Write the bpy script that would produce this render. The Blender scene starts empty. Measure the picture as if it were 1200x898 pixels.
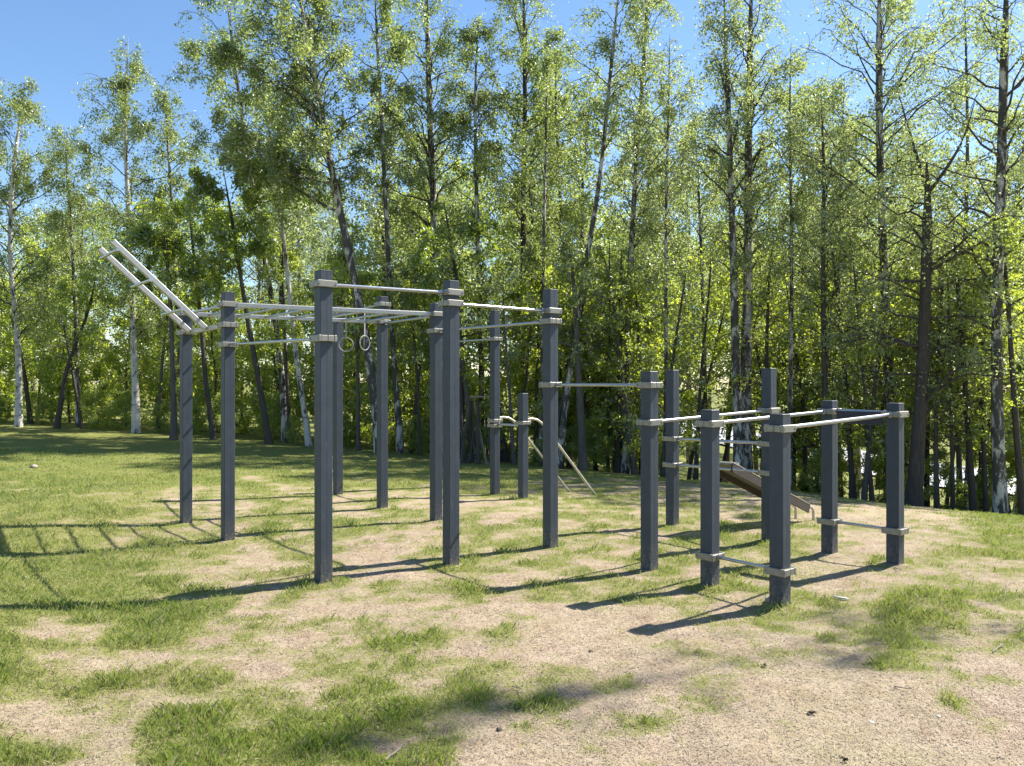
import bpy, math, random
import numpy as np
from mathutils import Vector, Matrix

S = bpy.context.scene
COL = S.collection
R = math.radians
rng = np.random.default_rng(7)
random.seed(7)

# ---------------------------------------------------------------- camera
F = 905.0            # focal length in pixels of the 1200 px wide photograph
CH = 1.685           # eye height
HY = 447.0           # horizon row
cam = bpy.data.cameras.new('camera')
cam.sensor_width = 36.0
cam.lens = F / 1200.0 * 36.0
cam.shift_y = -(449.0 - HY) / 1200.0
cam.clip_start = 0.05
cam.clip_end = 3000
co = bpy.data.objects.new('camera', cam)
COL.objects.link(co)
co.location = (0, 0, CH)
co.rotation_euler = (R(90), 0, 0)
S.camera = co

# ---------------------------------------------------------------- light
SUN_AZ = 26.5        # degrees from +X towards +Y
SUN_EL = 48.0
w = bpy.data.worlds.new("World")
S.world = w
w.use_nodes = True
wn = w.node_tree.nodes
bg = wn['Background']
sky = wn.new('ShaderNodeTexSky')
sky.sky_type = 'NISHITA'
sky.sun_disc = False
sky.sun_elevation = R(SUN_EL)
sky.sun_rotation = R(90 - SUN_AZ)
sky.altitude = 200
sky.air_density = 1.0
sky.dust_density = 0.35
sky.ozone_density = 2.0
hs = wn.new('ShaderNodeHueSaturation')
hs.inputs['Saturation'].default_value = 1.12
w.node_tree.links.new(sky.outputs[0], hs.inputs['Color'])
w.node_tree.links.new(hs.outputs[0], bg.inputs[0])
bg.inputs[1].default_value = 0.092
sl = bpy.data.lights.new('sun', 'SUN')
sl.energy = 5.0
sl.angle = R(0.53)
sl.color = (1.0, 0.95, 0.87)
so = bpy.data.objects.new('sun', sl)
COL.objects.link(so)
sd = Vector((math.cos(R(SUN_AZ)) * math.cos(R(SUN_EL)), math.sin(R(SUN_AZ)) * math.cos(R(SUN_EL)), math.sin(R(SUN_EL))))
so.rotation_euler = sd.to_track_quat('Z', 'Y').to_euler()
so.location = sd * 40
S.view_settings.view_transform = 'Standard'
S.view_settings.look = 'None'
S.view_settings.exposure = 1.28
S.view_settings.gamma = 1.0
try:
    S.cycles.max_bounces = 12
    S.cycles.transmission_bounces = 8
    S.cycles.diffuse_bounces = 8
    S.cycles.glossy_bounces = 2
    S.cycles.sample_clamp_indirect = 6
    S.cycles.use_denoising = True
except Exception:
    pass

# ---------------------------------------------------------------- helpers
def at(px, py, d):
    """world point at depth d seen at pixel (px, py)"""
    return np.array([(px - 600.0) / F * d, d, CH - (py - HY) / F * d])

def sstep(t):
    t = np.clip(t, 0, 1)
    return t * t * (3 - 2 * t)

def _hash(ix, iy, seed):
    n = (ix.astype(np.int64) * 374761393 + iy.astype(np.int64) * 668265263 + seed * 1442695041) & 0x7fffffff
    n = ((n ^ (n >> 13)) * 1274126177) & 0x7fffffff
    n = n ^ (n >> 16)
    return (n & 0xffff) / 65535.0

def vnoise(x, y, seed=0):
    ix = np.floor(x); iy = np.floor(y)
    fx = sstep(x - ix); fy = sstep(y - iy)
    ix = ix.astype(np.int64); iy = iy.astype(np.int64)
    a = _hash(ix, iy, seed); b = _hash(ix + 1, iy, seed)
    c = _hash(ix, iy + 1, seed); d = _hash(ix + 1, iy + 1, seed)
    return (a * (1 - fx) + b * fx) * (1 - fy) + (c * (1 - fx) + d * fx) * fy

def fbm(x, y, seed=0, octv=3):
    s = 0; a = 0.5; t = 0
    for k in range(octv):
        s = s + a * vnoise(x * 2 ** k, y * 2 ** k, seed + k * 17)
        t += a; a *= 0.5
    return s / t - 0.5      # -0.5 .. 0.5

CR = np.array([-2.5, -0.663, -0.331, 0.0, 0.276, 0.497, 0.663, 2.5])
CD = np.array([24.0, 22.0, 20.5, 19.0, 17.5, 16.0, 15.0, 13.0])
CZ = np.array([0.55, 0.40, 0.03, -0.37, -0.60, -0.88, -1.05, -1.6])
CFAR = np.array([0.9, 0.6, 0.0, -1.5, -2.8, -3.1, -3.2, -3.4])

POST_PX = [(218, 9.13), (267, 8.16), (379, 6.42), (396, 11.6), (448, 10.37), (511, 9.40), (528.5, 7.06), (645, 7.84), (761, 6.91), (788, 9.15), (832, 6.36),
           (914, 5.78), (901, 8.10), (972, 7.41), (1049, 6.90), (580, 11.9), (613, 11.46)]

def gz(x, y, rough=True):
    """height of the ground"""
    x = np.asarray(x, float); y = np.asarray(y, float)
    r = x / np.maximum(y, 5.0)
    dc = np.interp(r, CR, CD); zc = np.interp(r, CR, CZ); zf = np.interp(r, CR, CFAR)
    t = np.clip((y - 8.0) / (dc - 8.0), 0, 1)
    z = zc * t ** 1.6
    u = np.clip((y - dc) / 20.0, 0, 1)
    z = z + (zf - zc) * (1 - (1 - u) ** 1.5)
    edge = -4.0 + 2.0 * sstep((7.0 - y) / 2.0)
    z = z + 0.17 * sstep((edge - x) / 2.2) * sstep((14 - y) / 5)
    z = z + 0.035 * sstep((x - 2.2) / 1.2) * sstep((9.5 - y) / 2)
    if rough:
        k = sstep((y + 10) / 10)
        z = z + mounds(x, y) + k * (0.05 * fbm(x * 0.9, y * 0.9, 3, 3) + 0.022 * fbm(x * 4, y * 4, 9, 3))
    return z

def mounds(x, y):
    m = 0
    for px, d in POST_PX:
        q = ((x - (px - 600) / F * d) ** 2 + (y - d) ** 2)
        m = m + 0.028 * np.exp(-q / 0.028) - 0.012 * np.exp(-q / 0.16)
    return m

def gzf(x, y):
    return float(gz(np.array([x]), np.array([y]))[0])

def mesh_np(name, V, F4=None, F3=None, mat=None, smooth=False, attrs=None, mats=None, midx=None):
    me = bpy.data.meshes.new(name)
    V = np.asarray(V, np.float32)
    n4 = 0 if F4 is None else len(F4); n3 = 0 if F3 is None else len(F3)
    me.vertices.add(len(V)); me.vertices.foreach_set('co', V.ravel())
    me.loops.add(n4 * 4 + n3 * 3); me.polygons.add(n4 + n3)
    li = []
    if n4: li.append(np.asarray(F4).ravel())
    if n3: li.append(np.asarray(F3).ravel())
    me.loops.foreach_set('vertex_index', np.concatenate(li).astype(np.int32))
    st = np.concatenate([np.arange(n4) * 4, n4 * 4 + np.arange(n3) * 3]).astype(np.int32)
    me.polygons.foreach_set('loop_start', st)
    me.polygons.foreach_set('use_smooth', np.full(n4 + n3, bool(smooth)))
    for k, a in (attrs or {}).items():
        at_ = me.attributes.new(k, 'FLOAT', 'POINT')
        at_.data.foreach_set('value', np.asarray(a, np.float32))
    if mat: me.materials.append(mat)
    me.update(calc_edges=True)
    me.validate()
    return me

def link(name, me, parent=None):
    o = bpy.data.objects.new(name, me)
    COL.objects.link(o)
    if parent is not None: o.parent = parent
    return o

def tag(o, label=None, cat=None, group=None, kind=None):
    if label: o['label'] = label
    if cat: o['category'] = cat
    if group: o['group'] = group
    if kind: o['kind'] = kind
    return o

def empty(name, loc, label=None, cat=None, group=None):
    o = bpy.data.objects.new(name, None)
    COL.objects.link(o)
    o.location = loc
    o.empty_display_size = 0.2
    return tag(o, label, cat, group)

class MB:
    """collects closed shapes of one part"""
    def __init__(s): s.V = []; s.Q = []; s.T = []
    def base(s): return len(s.V)
    def prism(s, poly, p0, p1, xdir=None, cap=True, taper=1.0):
        """poly: list of 2-D points swept from p0 to p1"""
        p0 = Vector(p0); p1 = Vector(p1); d = (p1 - p0).normalized()
        xd = Vector(xdir) if xdir is not None else (Vector((0, 0, 1)) if abs(d.z) < 0.9 else Vector((1, 0, 0)))
        xd = (xd - d * xd.dot(d)).normalized(); yd = d.cross(xd)
        b = s.base(); n = len(poly)
        for pp, k in ((p0, 1.0), (p1, taper)):
            for (a, c) in poly: s.V.append(tuple(pp + xd * a * k + yd * c * k))
        for i in range(n):
            j = (i + 1) % n
            s.Q.append((b + i, b + j, b + n + j, b + n + i))
        if cap:
            for off, fl in ((0, True), (n, False)):
                c = s.base()
                m = sum((Vector(s.V[b + off + i]) for i in range(n)), Vector()) / n
                s.V.append(tuple(m))
                for i in range(n):
                    j = (i + 1) % n
                    s.T.append((c, b + off + j, b + off + i) if fl else (c, b + off + i, b + off + j))
    def box(s, c, size, rz=0.0, bev=0.0, M=None):
        sx, sy, sz = (q / 2 for q in size)
        bev = min(bev, sx * .45, sy * .45, sz * .45)
        poly = [(sx - bev, -sy), (sx, -sy + bev), (sx, sy - bev), (sx - bev, sy), (-sx + bev, sy), (-sx, sy - bev), (-sx, -sy + bev), (-sx + bev, -sy)] if bev > 0 else [(sx, -sy), (sx, sy), (-sx, sy), (-sx, -sy)]
        Mx = M if M is not None else Matrix.Translation(c) @ Matrix.Rotation(rz, 4, 'Z')
        n = len(poly); b = s.base()
        levels = [(-sz, 0.0), (sz, 0.0)] if bev == 0 else [(-sz, bev), (-sz + bev, 0.0), (sz - bev, 0.0), (sz, bev)]
        for z, k in levels:
            for (x, y) in poly: s.V.append(tuple(Mx @ Vector((x * (1 - k / sx), y * (1 - k / sy), z))))
        for l in range(len(levels) - 1):
            for i in range(n):
                j = (i + 1) % n
                s.Q.append((b + l * n + i, b + l * n + j, b + (l + 1) * n + j, b + (l + 1) * n + i))
        for l, fl in ((0, True), (len(levels) - 1, False)):
            c2 = s.base(); s.V.append(tuple(Mx @ Vector((0, 0, levels[l][0]))))
            for i in range(n):
                j = (i + 1) % n; o = b + l * n
                s.T.append((c2, o + j, o + i) if fl else (c2, o + i, o + j))
    def tube(s, pts, r, sides=10, cap=True):
        pts = [Vector(p) for p in pts]; n = len(pts)
        rr = r if hasattr(r, '__len__') else [r] * n
        b = s.base(); up = None
        for k, p in enumerate(pts):
            t = (pts[min(k + 1, n - 1)] - pts[max(k - 1, 0)]).normalized()
            if up is None: up = Vector((0, 0, 1)) if abs(t.z) < 0.9 else Vector((1, 0, 0))
            x = (up - t * up.dot(t)).normalized(); y = t.cross(x); up = x
            for i in range(sides):
                a = 2 * math.pi * i / sides
                s.V.append(tuple(p + (x * math.cos(a) + y * math.sin(a)) * rr[k]))
        for k in range(n - 1):
            for i in range(sides):
                j = (i + 1) % sides
                s.Q.append((b + k * sides + i, b + k * sides + j, b + (k + 1) * sides + j, b + (k + 1) * sides + i))
        if cap:
            for k, fl in ((0, True), (n - 1, False)):
                c = s.base(); s.V.append(tuple(pts[k]))
                for i in range(sides):
                    j = (i + 1) % sides; o = b + k * sides
                    s.T.append((c, o + j, o + i) if fl else (c, o + i, o + j))
    def mesh(s, name, mat, smooth=False):
        me = mesh_np(name, s.V, s.Q if s.Q else None, s.T if s.T else None, mat, smooth)
        if smooth:
            try: me.set_sharp_from_angle(angle=R(40))
            except Exception: pass
        return me
    def build(s, name, mat, parent=None, smooth=False):
        return link(name, s.mesh(name, mat, smooth), parent)

# ---------------------------------------------------------------- materials
def new_mat(name):
    m = bpy.data.materials.new(name); m.use_nodes = True
    nt = m.node_tree
    return m, nt, nt.nodes, nt.links, nt.nodes['Principled BSDF']

def noise(N, L, scale, detail=4, rough=0.6, vec=None, dist=0.0):
    n = N.new('ShaderNodeTexNoise'); n.inputs['Scale'].default_value = scale
    n.inputs['Detail'].default_value = detail; n.inputs['Roughness'].default_value = rough
    n.inputs['Distortion'].default_value = dist
    if vec is not None: L.new(vec, n.inputs['Vector'])
    return n

def ramp(N, L, src, stops):
    r = N.new('ShaderNodeValToRGB'); e = r.color_ramp.elements
    while len(e) < len(stops): e.new(0.5)
    for k, (p, c) in enumerate(stops):
        e[k].position = p; e[k].color = (*c, 1) if len(c) == 3 else c
    L.new(src, r.inputs[0]); return r

def mix(N, L, a, b, f, mode='MIX'):
    m = N.new('ShaderNodeMix'); m.data_type = 'RGBA'; m.blend_type = mode
    for sock, v in ((6, a), (7, b), (0, f)):
        if isinstance(v, (int, float)): m.inputs[sock].default_value = v
        elif isinstance(v, tuple): m.inputs[sock].default_value = (*v, 1)
        else: L.new(v, m.inputs[sock])
    return m.outputs[2]

def math_n(N, L, op, a, b=None, clamp=False):
    m = N.new('ShaderNodeMath'); m.operation = op; m.use_clamp = clamp
    for k, v in enumerate((a, b)):
        if v is None: continue
        if isinstance(v, (int, float)): m.inputs[k].default_value = v
        else: L.new(v, m.inputs[k])
    return m.outputs[0]

def bump(N, L, h, strength, dist, bsdf):
    b = N.new('ShaderNodeBump'); b.inputs['Strength'].default_value = strength
    b.inputs['Distance'].default_value = dist
    L.new(h, b.inputs['Height']); L.new(b.outputs[0], bsdf.inputs['Normal']); return b

def attr(N, name):
    a = N.new('ShaderNodeAttribute'); a.attribute_name = name; return a

def mat_metal_paint():
    m, nt, N, L, B = new_mat('anthracite_powder_coat')
    tc = N.new('ShaderNodeTexCoord')
    n1 = noise(N, L, 9, 5, 0.65, tc.outputs['Object'])
    n2 = noise(N, L, 420, 2, 0.5, tc.outputs['Object'])
    c = ramp(N, L, n1.outputs[0], [(0.3, (0.029, 0.038, 0.053)), (0.7, (0.041, 0.051, 0.069))])
    sep = N.new('ShaderNodeSeparateXYZ'); L.new(tc.outputs['Object'], sep.inputs[0])
    low = math_n(N, L, 'SUBTRACT', 1.0, math_n(N, L, 'MULTIPLY', sep.outputs[2], 4.0), True)
    n3 = noise(N, L, 30, 4, 0.7, tc.outputs['Object'])
    dirt = math_n(N, L, 'MULTIPLY', low, ramp(N, L, n3.outputs[0], [(0.42, (0, 0, 0)), (0.66, (1, 1, 1))]).outputs[0])
    col = mix(N, L, c.outputs[0], (0.23, 0.19, 0.14), math_n(N, L, 'MULTIPLY', dirt, 0.6))
    oi = N.new('ShaderNodeObjectInfo')
    col = mix(N, L, col, (1.22, 1.2, 1.15), oi.outputs['Random'], 'MULTIPLY')
    # scuffs: pale marks along the shaft
    mp = N.new('ShaderNodeMapping'); mp.inputs['Scale'].default_value = (60, 60, 6); L.new(tc.outputs['Object'], mp.inputs[0])
    n4 = noise(N, L, 1.0, 3, 0.6, mp.outputs[0])
    sc = ramp(N, L, n4.outputs[0], [(0.66, (0, 0, 0)), (0.74, (1, 1, 1))])
    col = mix(N, L, col, (0.16, 0.17, 0.18), math_n(N, L, 'MULTIPLY', sc.outputs[0], 0.5))
    L.new(col, B.inputs['Base Color'])
    B.inputs['Roughness'].default_value = 0.55
    B.inputs['Specular IOR Level'].default_value = 0.4
    bump(N, L, n2.outputs[0], 0.12, 0.0006, B)
    return m

def mat_steel(name, base, rough, metal=1.0, brushed=True):
    m, nt, N, L, B = new_mat(name)
    tc = N.new('ShaderNodeTexCoord')
    n1 = noise(N, L, 25, 5, 0.7, tc.outputs['Object'])
    c = ramp(N, L, n1.outputs[0], [(0.25, tuple(v * 0.72 for v in base)), (0.7, base)])
    L.new(c.outputs[0], B.inputs['Base Color'])
    r = ramp(N, L, n1.outputs[0], [(0.2, (rough + .16,) * 3), (0.8, (rough - .05,) * 3)])
    L.new(r.outputs[0], B.inputs['Roughness'])
    B.inputs['Metallic'].default_value = metal
    n2 = noise(N, L, 300, 2, 0.5, tc.outputs['Object'])
    bump(N, L, n2.outputs[0], 0.08, 0.0005, B)
    return m

def mat_wood(name, a, b):
    m, nt, N, L, B = new_mat(name)
    tc = N.new('ShaderNodeTexCoord')
    mp = N.new('ShaderNodeMapping'); mp.inputs['Scale'].default_value = (3, 40, 40); L.new(tc.outputs['Object'], mp.inputs[0])
    n1 = noise(N, L, 1.0, 6, 0.7, mp.outputs[0], 0.6)
    c = ramp(N, L, n1.outputs[0], [(0.3, a), (0.7, b)])
    L.new(c.outputs[0], B.inputs['Base Color'])
    B.inputs['Roughness'].default_value = 0.75
    bump(N, L, n1.outputs[0], 0.4, 0.003, B)
    return m

def mat_plain(name, col, rough=0.8, var=0.25, scale=20):
    m, nt, N, L, B = new_mat(name)
    tc = N.new('ShaderNodeTexCoord')
    n1 = noise(N, L, scale, 5, 0.65, tc.outputs['Object'])
    c = ramp(N, L, n1.outputs[0], [(0.25, tuple(v * (1 - var) for v in col)), (0.75, tuple(min(1, v * (1 + var)) for v in col))])
    L.new(c.outputs[0], B.inputs['Base Color']); B.inputs['Roughness'].default_value = rough
    bump(N, L, n1.outputs[0], 0.3, 0.004, B)
    return m

def mat_birch(name, dark):
    """white bark with dark horizontal lenticels and rough dark fissures; dark: share of dark bark"""
    m, nt, N, L, B = new_mat(name)
    tc = N.new('ShaderNodeTexCoord')
    mp = N.new('ShaderNodeMapping'); mp.inputs['Scale'].default_value = (3, 3, 26); L.new(tc.outputs['Object'], mp.inputs[0])
    n1 = noise(N, L, 1.6, 4, 0.6, mp.outputs[0])
    mp2 = N.new('ShaderNodeMapping'); mp2.inputs['Scale'].default_value = (6, 6, 2.0); L.new(tc.outputs['Object'], mp2.inputs[0])
    n2 = noise(N, L, 1.0, 5, 0.7, mp2.outputs[0], 0.5)
    f1 = ramp(N, L, n1.outputs[0], [(0.34, (1, 1, 1)), (0.40, (0, 0, 0))])
    lo = 0.72 - dark * 0.4
    f2 = ramp(N, L, n2.outputs[0], [(lo - 0.04, (0, 0, 0)), (lo + 0.04, (1, 1, 1))])
    f = math_n(N, L, 'MAXIMUM', f1.outputs[0], f2.outputs[0])
    n3 = noise(N, L, 60, 3, 0.6, tc.outputs['Object'])
    wh = ramp(N, L, n3.outputs[0], [(0.3, (0.36, 0.34, 0.30)), (0.7, (0.58, 0.55, 0.50))])
    col = mix(N, L, wh.outputs[0], (0.055, 0.048, 0.040), f)
    L.new(col, B.inputs['Base Color']); B.inputs['Roughness'].default_value = 0.8
    bump(N, L, f, 0.5, 0.01, B)
    return m

def mat_bark(name, a, b):
    m, nt, N, L, B = new_mat(name)
    tc = N.new('ShaderNodeTexCoord')
    mp = N.new('ShaderNodeMapping'); mp.inputs['Scale'].default_value = (26, 26, 4); L.new(tc.outputs['Object'], mp.inputs[0])
    n1 = noise(N, L, 1.0, 6, 0.7, mp.outputs[0], 0.4)
    c = ramp(N, L, n1.outputs[0], [(0.3, a), (0.7, b)])
    L.new(c.outputs[0], B.inputs['Base Color']); B.inputs['Roughness'].default_value = 0.9
    bump(N, L, n1.outputs[0], 0.6, 0.02, B)
    return m

def mat_leaf(name, refl_a, refl_b, tr_a, tr_b, tshare=0.5, gloss=0.12, rough=0.42):
    m, nt, N, L, B = new_mat(name)
    N.remove(B)
    out = N['Material Output']
    a = attr(N, 'rnd')
    oi = N.new('ShaderNodeObjectInfo')
    v = math_n(N, L, 'ADD', math_n(N, L, 'MULTIPLY', a.outputs['Fac'], 0.75), math_n(N, L, 'MULTIPLY', oi.outputs['Random'], 0.25))
    cr = ramp(N, L, v, [(0.05, refl_a), (0.95, refl_b)])
    ct = ramp(N, L, v, [(0.05, tr_a), (0.95, tr_b)])
    df = N.new('ShaderNodeBsdfDiffuse'); L.new(cr.outputs[0], df.inputs[0])
    tr = N.new('ShaderNodeBsdfTranslucent'); L.new(ct.outputs[0], tr.inputs[0])
    mx = N.new('ShaderNodeMixShader'); mx.inputs[0].default_value = tshare
    L.new(df.outputs[0], mx.inputs[1]); L.new(tr.outputs[0], mx.inputs[2])
    gl = N.new('ShaderNodeBsdfGlossy'); gl.inputs['Roughness'].default_value = rough
    gl.inputs[0].default_value = (0.9, 0.95, 0.9, 1)
    m2 = N.new('ShaderNodeMixShader'); m2.inputs[0].default_value = gloss
    L.new(mx.outputs[0], m2.inputs[1]); L.new(gl.outputs[0], m2.inputs[2])
    L.new(m2.outputs[0], out.inputs[0])
    return m

def mat_ground():
    m, nt, N, L, B = new_mat('meadow_and_bare_earth')
    tc = N.new('ShaderNodeTexCoord'); P = tc.outputs['Object']
    g = attr(N, 'grass')
    nfine = noise(N, L, 38, 6, 0.75, P)
    nmid = noise(N, L, 6, 5, 0.65, P)
    nbig = noise(N, L, 0.9, 4, 0.6, P)
    # sandy soil
    soil = ramp(N, L, nmid.outputs[0], [(0.25, (0.25, 0.185, 0.140)), (0.5, (0.37, 0.285, 0.222)), (0.8, (0.50, 0.405, 0.325))])
    straw = noise(N, L, 120, 4, 0.7, P, 1.2)
    st = ramp(N, L, straw.outputs[0], [(0.36, (0.45, 0.40, 0.34)), (0.5, (0.92, 0.92, 0.9)), (0.66, (1.35, 1.3, 1.2))])
    soil2 = mix(N, L, soil.outputs[0], st.outputs[0], 0.85, 'MULTIPLY')
    dry = ramp(N, L, nbig.outputs[0], [(0.35, (0.36, 0.30, 0.165)), (0.65, (0.29, 0.275, 0.12))])
    spk = noise(N, L, 70, 3, 0.8, P, 0.3)
    soil2 = mix(N, L, soil2, (0.10, 0.070, 0.050), ramp(N, L, spk.outputs[0], [(0.60, (0, 0, 0)), (0.70, (0.75,) * 3)]).outputs[0])
    blot = noise(N, L, 2.6, 5, 0.7, P, 0.5)
    soil2 = mix(N, L, soil2, (0.82, 0.76, 0.70), ramp(N, L, blot.outputs[0], [(0.48, (0, 0, 0)), (0.68, (1, 1, 1))]).outputs[0], 'MULTIPLY')
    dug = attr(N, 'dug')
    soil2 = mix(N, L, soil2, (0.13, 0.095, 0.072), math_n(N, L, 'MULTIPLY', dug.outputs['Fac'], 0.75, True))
    soil3 = mix(N, L, soil2, dry.outputs[0], ramp(N, L, nbig.outputs[0], [(0.35, (0.05,) * 3), (0.7, (0.42,) * 3)]).outputs[0])
    gr = ramp(N, L, nfine.outputs[0], [(0.28, (0.055, 0.062, 0.016)), (0.5, (0.165, 0.180, 0.042)), (0.72, (0.30, 0.29, 0.105))])
    gr2 = mix(N, L, gr.outputs[0], (0.22, 0.20, 0.08), ramp(N, L, nmid.outputs[0], [(0.45, (0, 0, 0)), (0.75, (0.7,) * 3)]).outputs[0])
    # grass mask: blend of the slow attribute and fine noise
    k = math_n(N, L, 'ADD', g.outputs['Fac'], math_n(N, L, 'MULTIPLY', math_n(N, L, 'SUBTRACT', nfine.outputs[0], 0.5), 1.1))
    k2 = math_n(N, L, 'ADD', k, math_n(N, L, 'MULTIPLY', math_n(N, L, 'SUBTRACT', nmid.outputs[0], 0.5), 0.7))
    mask = ramp(N, L, k2, [(0.32, (0, 0, 0)), (0.72, (1, 1, 1))])
    col = mix(N, L, soil3, gr2, mask.outputs[0])
    L.new(col, B.inputs['Base Color']); B.inputs['Roughness'].default_value = 0.95
    B.inputs['Specular IOR Level'].default_value = 0.15
    h = math_n(N, L, 'ADD', math_n(N, L, 'MULTIPLY', nfine.outputs[0], 1.0), math_n(N, L, 'MULTIPLY', straw.outputs[0], 0.5))
    bump(N, L, h, 0.7, 0.016, B)
    return m

def mat_asphalt():
    m, nt, N, L, B = new_mat('pale_worn_asphalt')
    tc = N.new('ShaderNodeTexCoord')
    n = noise(N, L, 3, 5, 0.7, tc.outputs['Object'])
    c = ramp(N, L, n.outputs[0], [(0.3, (0.32, 0.32, 0.33)), (0.7, (0.42, 0.42, 0.42))])
    L.new(c.outputs[0], B.inputs['Base Color']); B.inputs['Roughness'].default_value = 0.7
    return m

M_POST = mat_metal_paint()
M_CLAMP = mat_steel('clamp_aluminium', (0.29, 0.275, 0.24), 0.45, 0.5)
M_BAR = mat_steel('stainless_tube', (0.48, 0.485, 0.50), 0.25, 0.95)
M_LADDER = mat_steel('ladder_aluminium', (0.45, 0.445, 0.43), 0.42, 0.5)
M_BOLT = mat_steel('bolt_steel', (0.30, 0.29, 0.28), 0.4, 0.9)
M_CAPD = mat_plain('dark_plastic_cap', (0.045, 0.052, 0.066), 0.5, 0.1)
M_BENCH = mat_wood('weathered_bench_board', (0.16, 0.15, 0.115), (0.27, 0.25, 0.195))
M_BENCHS = mat_wood('brown_bench_side', (0.045, 0.034, 0.028), (0.080, 0.060, 0.048))
M_RAILW = mat_steel('pale_dull_steel', (0.55, 0.50, 0.42), 0.4, 0.5)
M_DARKBOARD = mat_plain('dark_board_face', (0.03, 0.033, 0.045), 0.8, 0.2)
M_STRAP = mat_plain('grey_webbing', (0.25, 0.25, 0.25), 0.8, 0.2, 60)
M_RING = mat_plain('pale_plastic_ring', (0.30, 0.30, 0.29), 0.4, 0.08)
M_STONE = mat_plain('grey_stone', (0.30, 0.255, 0.215), 0.85, 0.3, 30)
M_PALE = mat_plain('peeled_white_bark', (0.55, 0.54, 0.50), 0.6, 0.08, 40)
M_DEAD = mat_plain('dead_leaf_brown', (0.10, 0.065, 0.045), 0.8, 0.3, 60)
M_TWIG = mat_bark('grey_twig', (0.16, 0.13, 0.10), (0.30, 0.26, 0.21))
M_BIRCH = mat_birch('birch_bark', 0.35)
M_BIRCHD = mat_birch('old_birch_bark', 0.62)
M_BARK = mat_bark('dark_bark', (0.032, 0.026, 0.021), (0.085, 0.070, 0.056))
M_BARKG = mat_bark('grey_bark', (0.055, 0.048, 0.040), (0.13, 0.115, 0.098))
M_LBIRCH = mat_leaf('birch_leaf', (0.075, 0.090, 0.022), (0.125, 0.138, 0.045), (0.33, 0.43, 0.055), (0.51, 0.61, 0.13), 0.54, 0.11, 0.5)
M_LGREY = mat_leaf('young_birch_leaf', (0.100, 0.112, 0.045), (0.160, 0.165, 0.080), (0.38, 0.48, 0.10), (0.57, 0.66, 0.20), 0.55, 0.12, 0.5)
M_LBRIGHT = mat_leaf('maple_leaf', (0.090, 0.125, 0.020), (0.145, 0.175, 0.033), (0.50, 0.64, 0.045), (0.76, 0.82, 0.10), 0.64, 0.10, 0.45)
M_LDARK = mat_leaf('alder_leaf', (0.040, 0.062, 0.014), (0.080, 0.105, 0.025), (0.36, 0.50, 0.035), (0.58, 0.68, 0.07), 0.6, 0.12, 0.45)
M_BLADE = mat_leaf('grass_blade', (0.105, 0.165, 0.022), (0.370, 0.350, 0.125), (0.26, 0.38, 0.036), (0.52, 0.49, 0.15), 0.38, 0.05, 0.5)
M_STRAW = mat_leaf('dry_straw', (0.13, 0.10, 0.065), (0.50, 0.42, 0.30), (0.2, 0.15, 0.08), (0.3, 0.25, 0.15), 0.15, 0.04, 0.6)
M_CRUMB = mat_leaf('leaf_crumb', (0.045, 0.030, 0.020), (0.36, 0.29, 0.22), (0.05, 0.03, 0.02), (0.3, 0.22, 0.12), 0.15, 0.04, 0.6)
M_STALK = mat_leaf('dry_stalk', (0.30, 0.26, 0.15), (0.50, 0.44, 0.28), (0.40, 0.34, 0.18), (0.6, 0.52, 0.32), 0.4, 0.04, 0.6)
M_GROUND = mat_ground()
M_ROAD = mat_asphalt()

# ---------------------------------------------------------------- ground
GM = [  # how grassy the lawn is, 0-9; columns every 50 px, rows every 30 px from row 530 of the photograph
 "9999998888888878776666677",   # 530
 "8887776667788563333333466",   # 560
 "7776335446443555644333357",   # 590
 "7775344665456666656443478",   # 620
 "8886533533464444765433567",   # 650
 "8888643244563443354344433",   # 680
 "7788874333235323335566567",   # 710
 "7338743125634222234568743",   # 740
 "7211221243322222233336433",   # 770
 "8875332255354443532222432",   # 800
 "4265577887743444432222332",   # 830
 "6321788886532235421111221",   # 860
 "6532688887643223311111111",   # 890
]
GMA = np.array([[int(c) for c in r] for r in GM], float) / 9.0

def grass_map(x, y):
    z = 0.0
    yy = np.maximum(y, 1.5)
    px = 600 + x / yy * F
    py = HY + (CH - gz(x, y, False)) / yy * F
    u = np.clip(px / 50.0, 0, 23.999); v = np.clip((py - 530) / 30.0, 0, 11.999)
    iu = u.astype(int); iv = v.astype(int); fu = u - iu; fv = v - iv
    g = (GMA[iv, iu] * (1 - fu) + GMA[iv, iu + 1] * fu) * (1 - fv) + (GMA[iv + 1, iu] * (1 - fu) + GMA[iv + 1, iu + 1] * fu) * fv
    off = sstep((np.abs(px - 600) - 600) / 300.0) + sstep((py - 900) / 300.0) + sstep((2.0 - y) / 1.0)
    off = np.clip(off, 0, 1)
    g = g * (1 - off) + 0.5 * off
    g = g + 0.03 + 0.12 * sstep((500 - px) / 300) + 0.5 * fbm(x * 1.6, y * 1.6, 21, 3) + 1.15 * fbm(x * 4.2 + 0.6 * vnoise(x * 9, y * 9, 90), y * 4.2, 31, 4) + 0.5 * fbm(x * 15, y * 15, 41, 2)
    for px_, d_ in POST_PX[::2]:
        q_ = (x - (px_ - 600) / F * d_) ** 2 + (y - d_) ** 2
        g = g + 0.4 * np.exp(-(np.sqrt(q_) - 0.17) ** 2 / 0.004)
    g = np.where(y > 16, np.maximum(g, 0.8), g)
    g = np.where(y > 24, 1.0, g)
    return np.clip(g, 0, 1)

def axis(a, b, fine, grow, lim):
    v = list(np.arange(a, b, fine)); st = fine
    while v[-1] < lim: st *= grow; v.append(v[-1] + st)
    st = fine; lo = []
    x = v[0]
    while x > -lim: st *= grow; x -= st; lo.append(x)
    return np.array(lo[::-1] + v)

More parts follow.
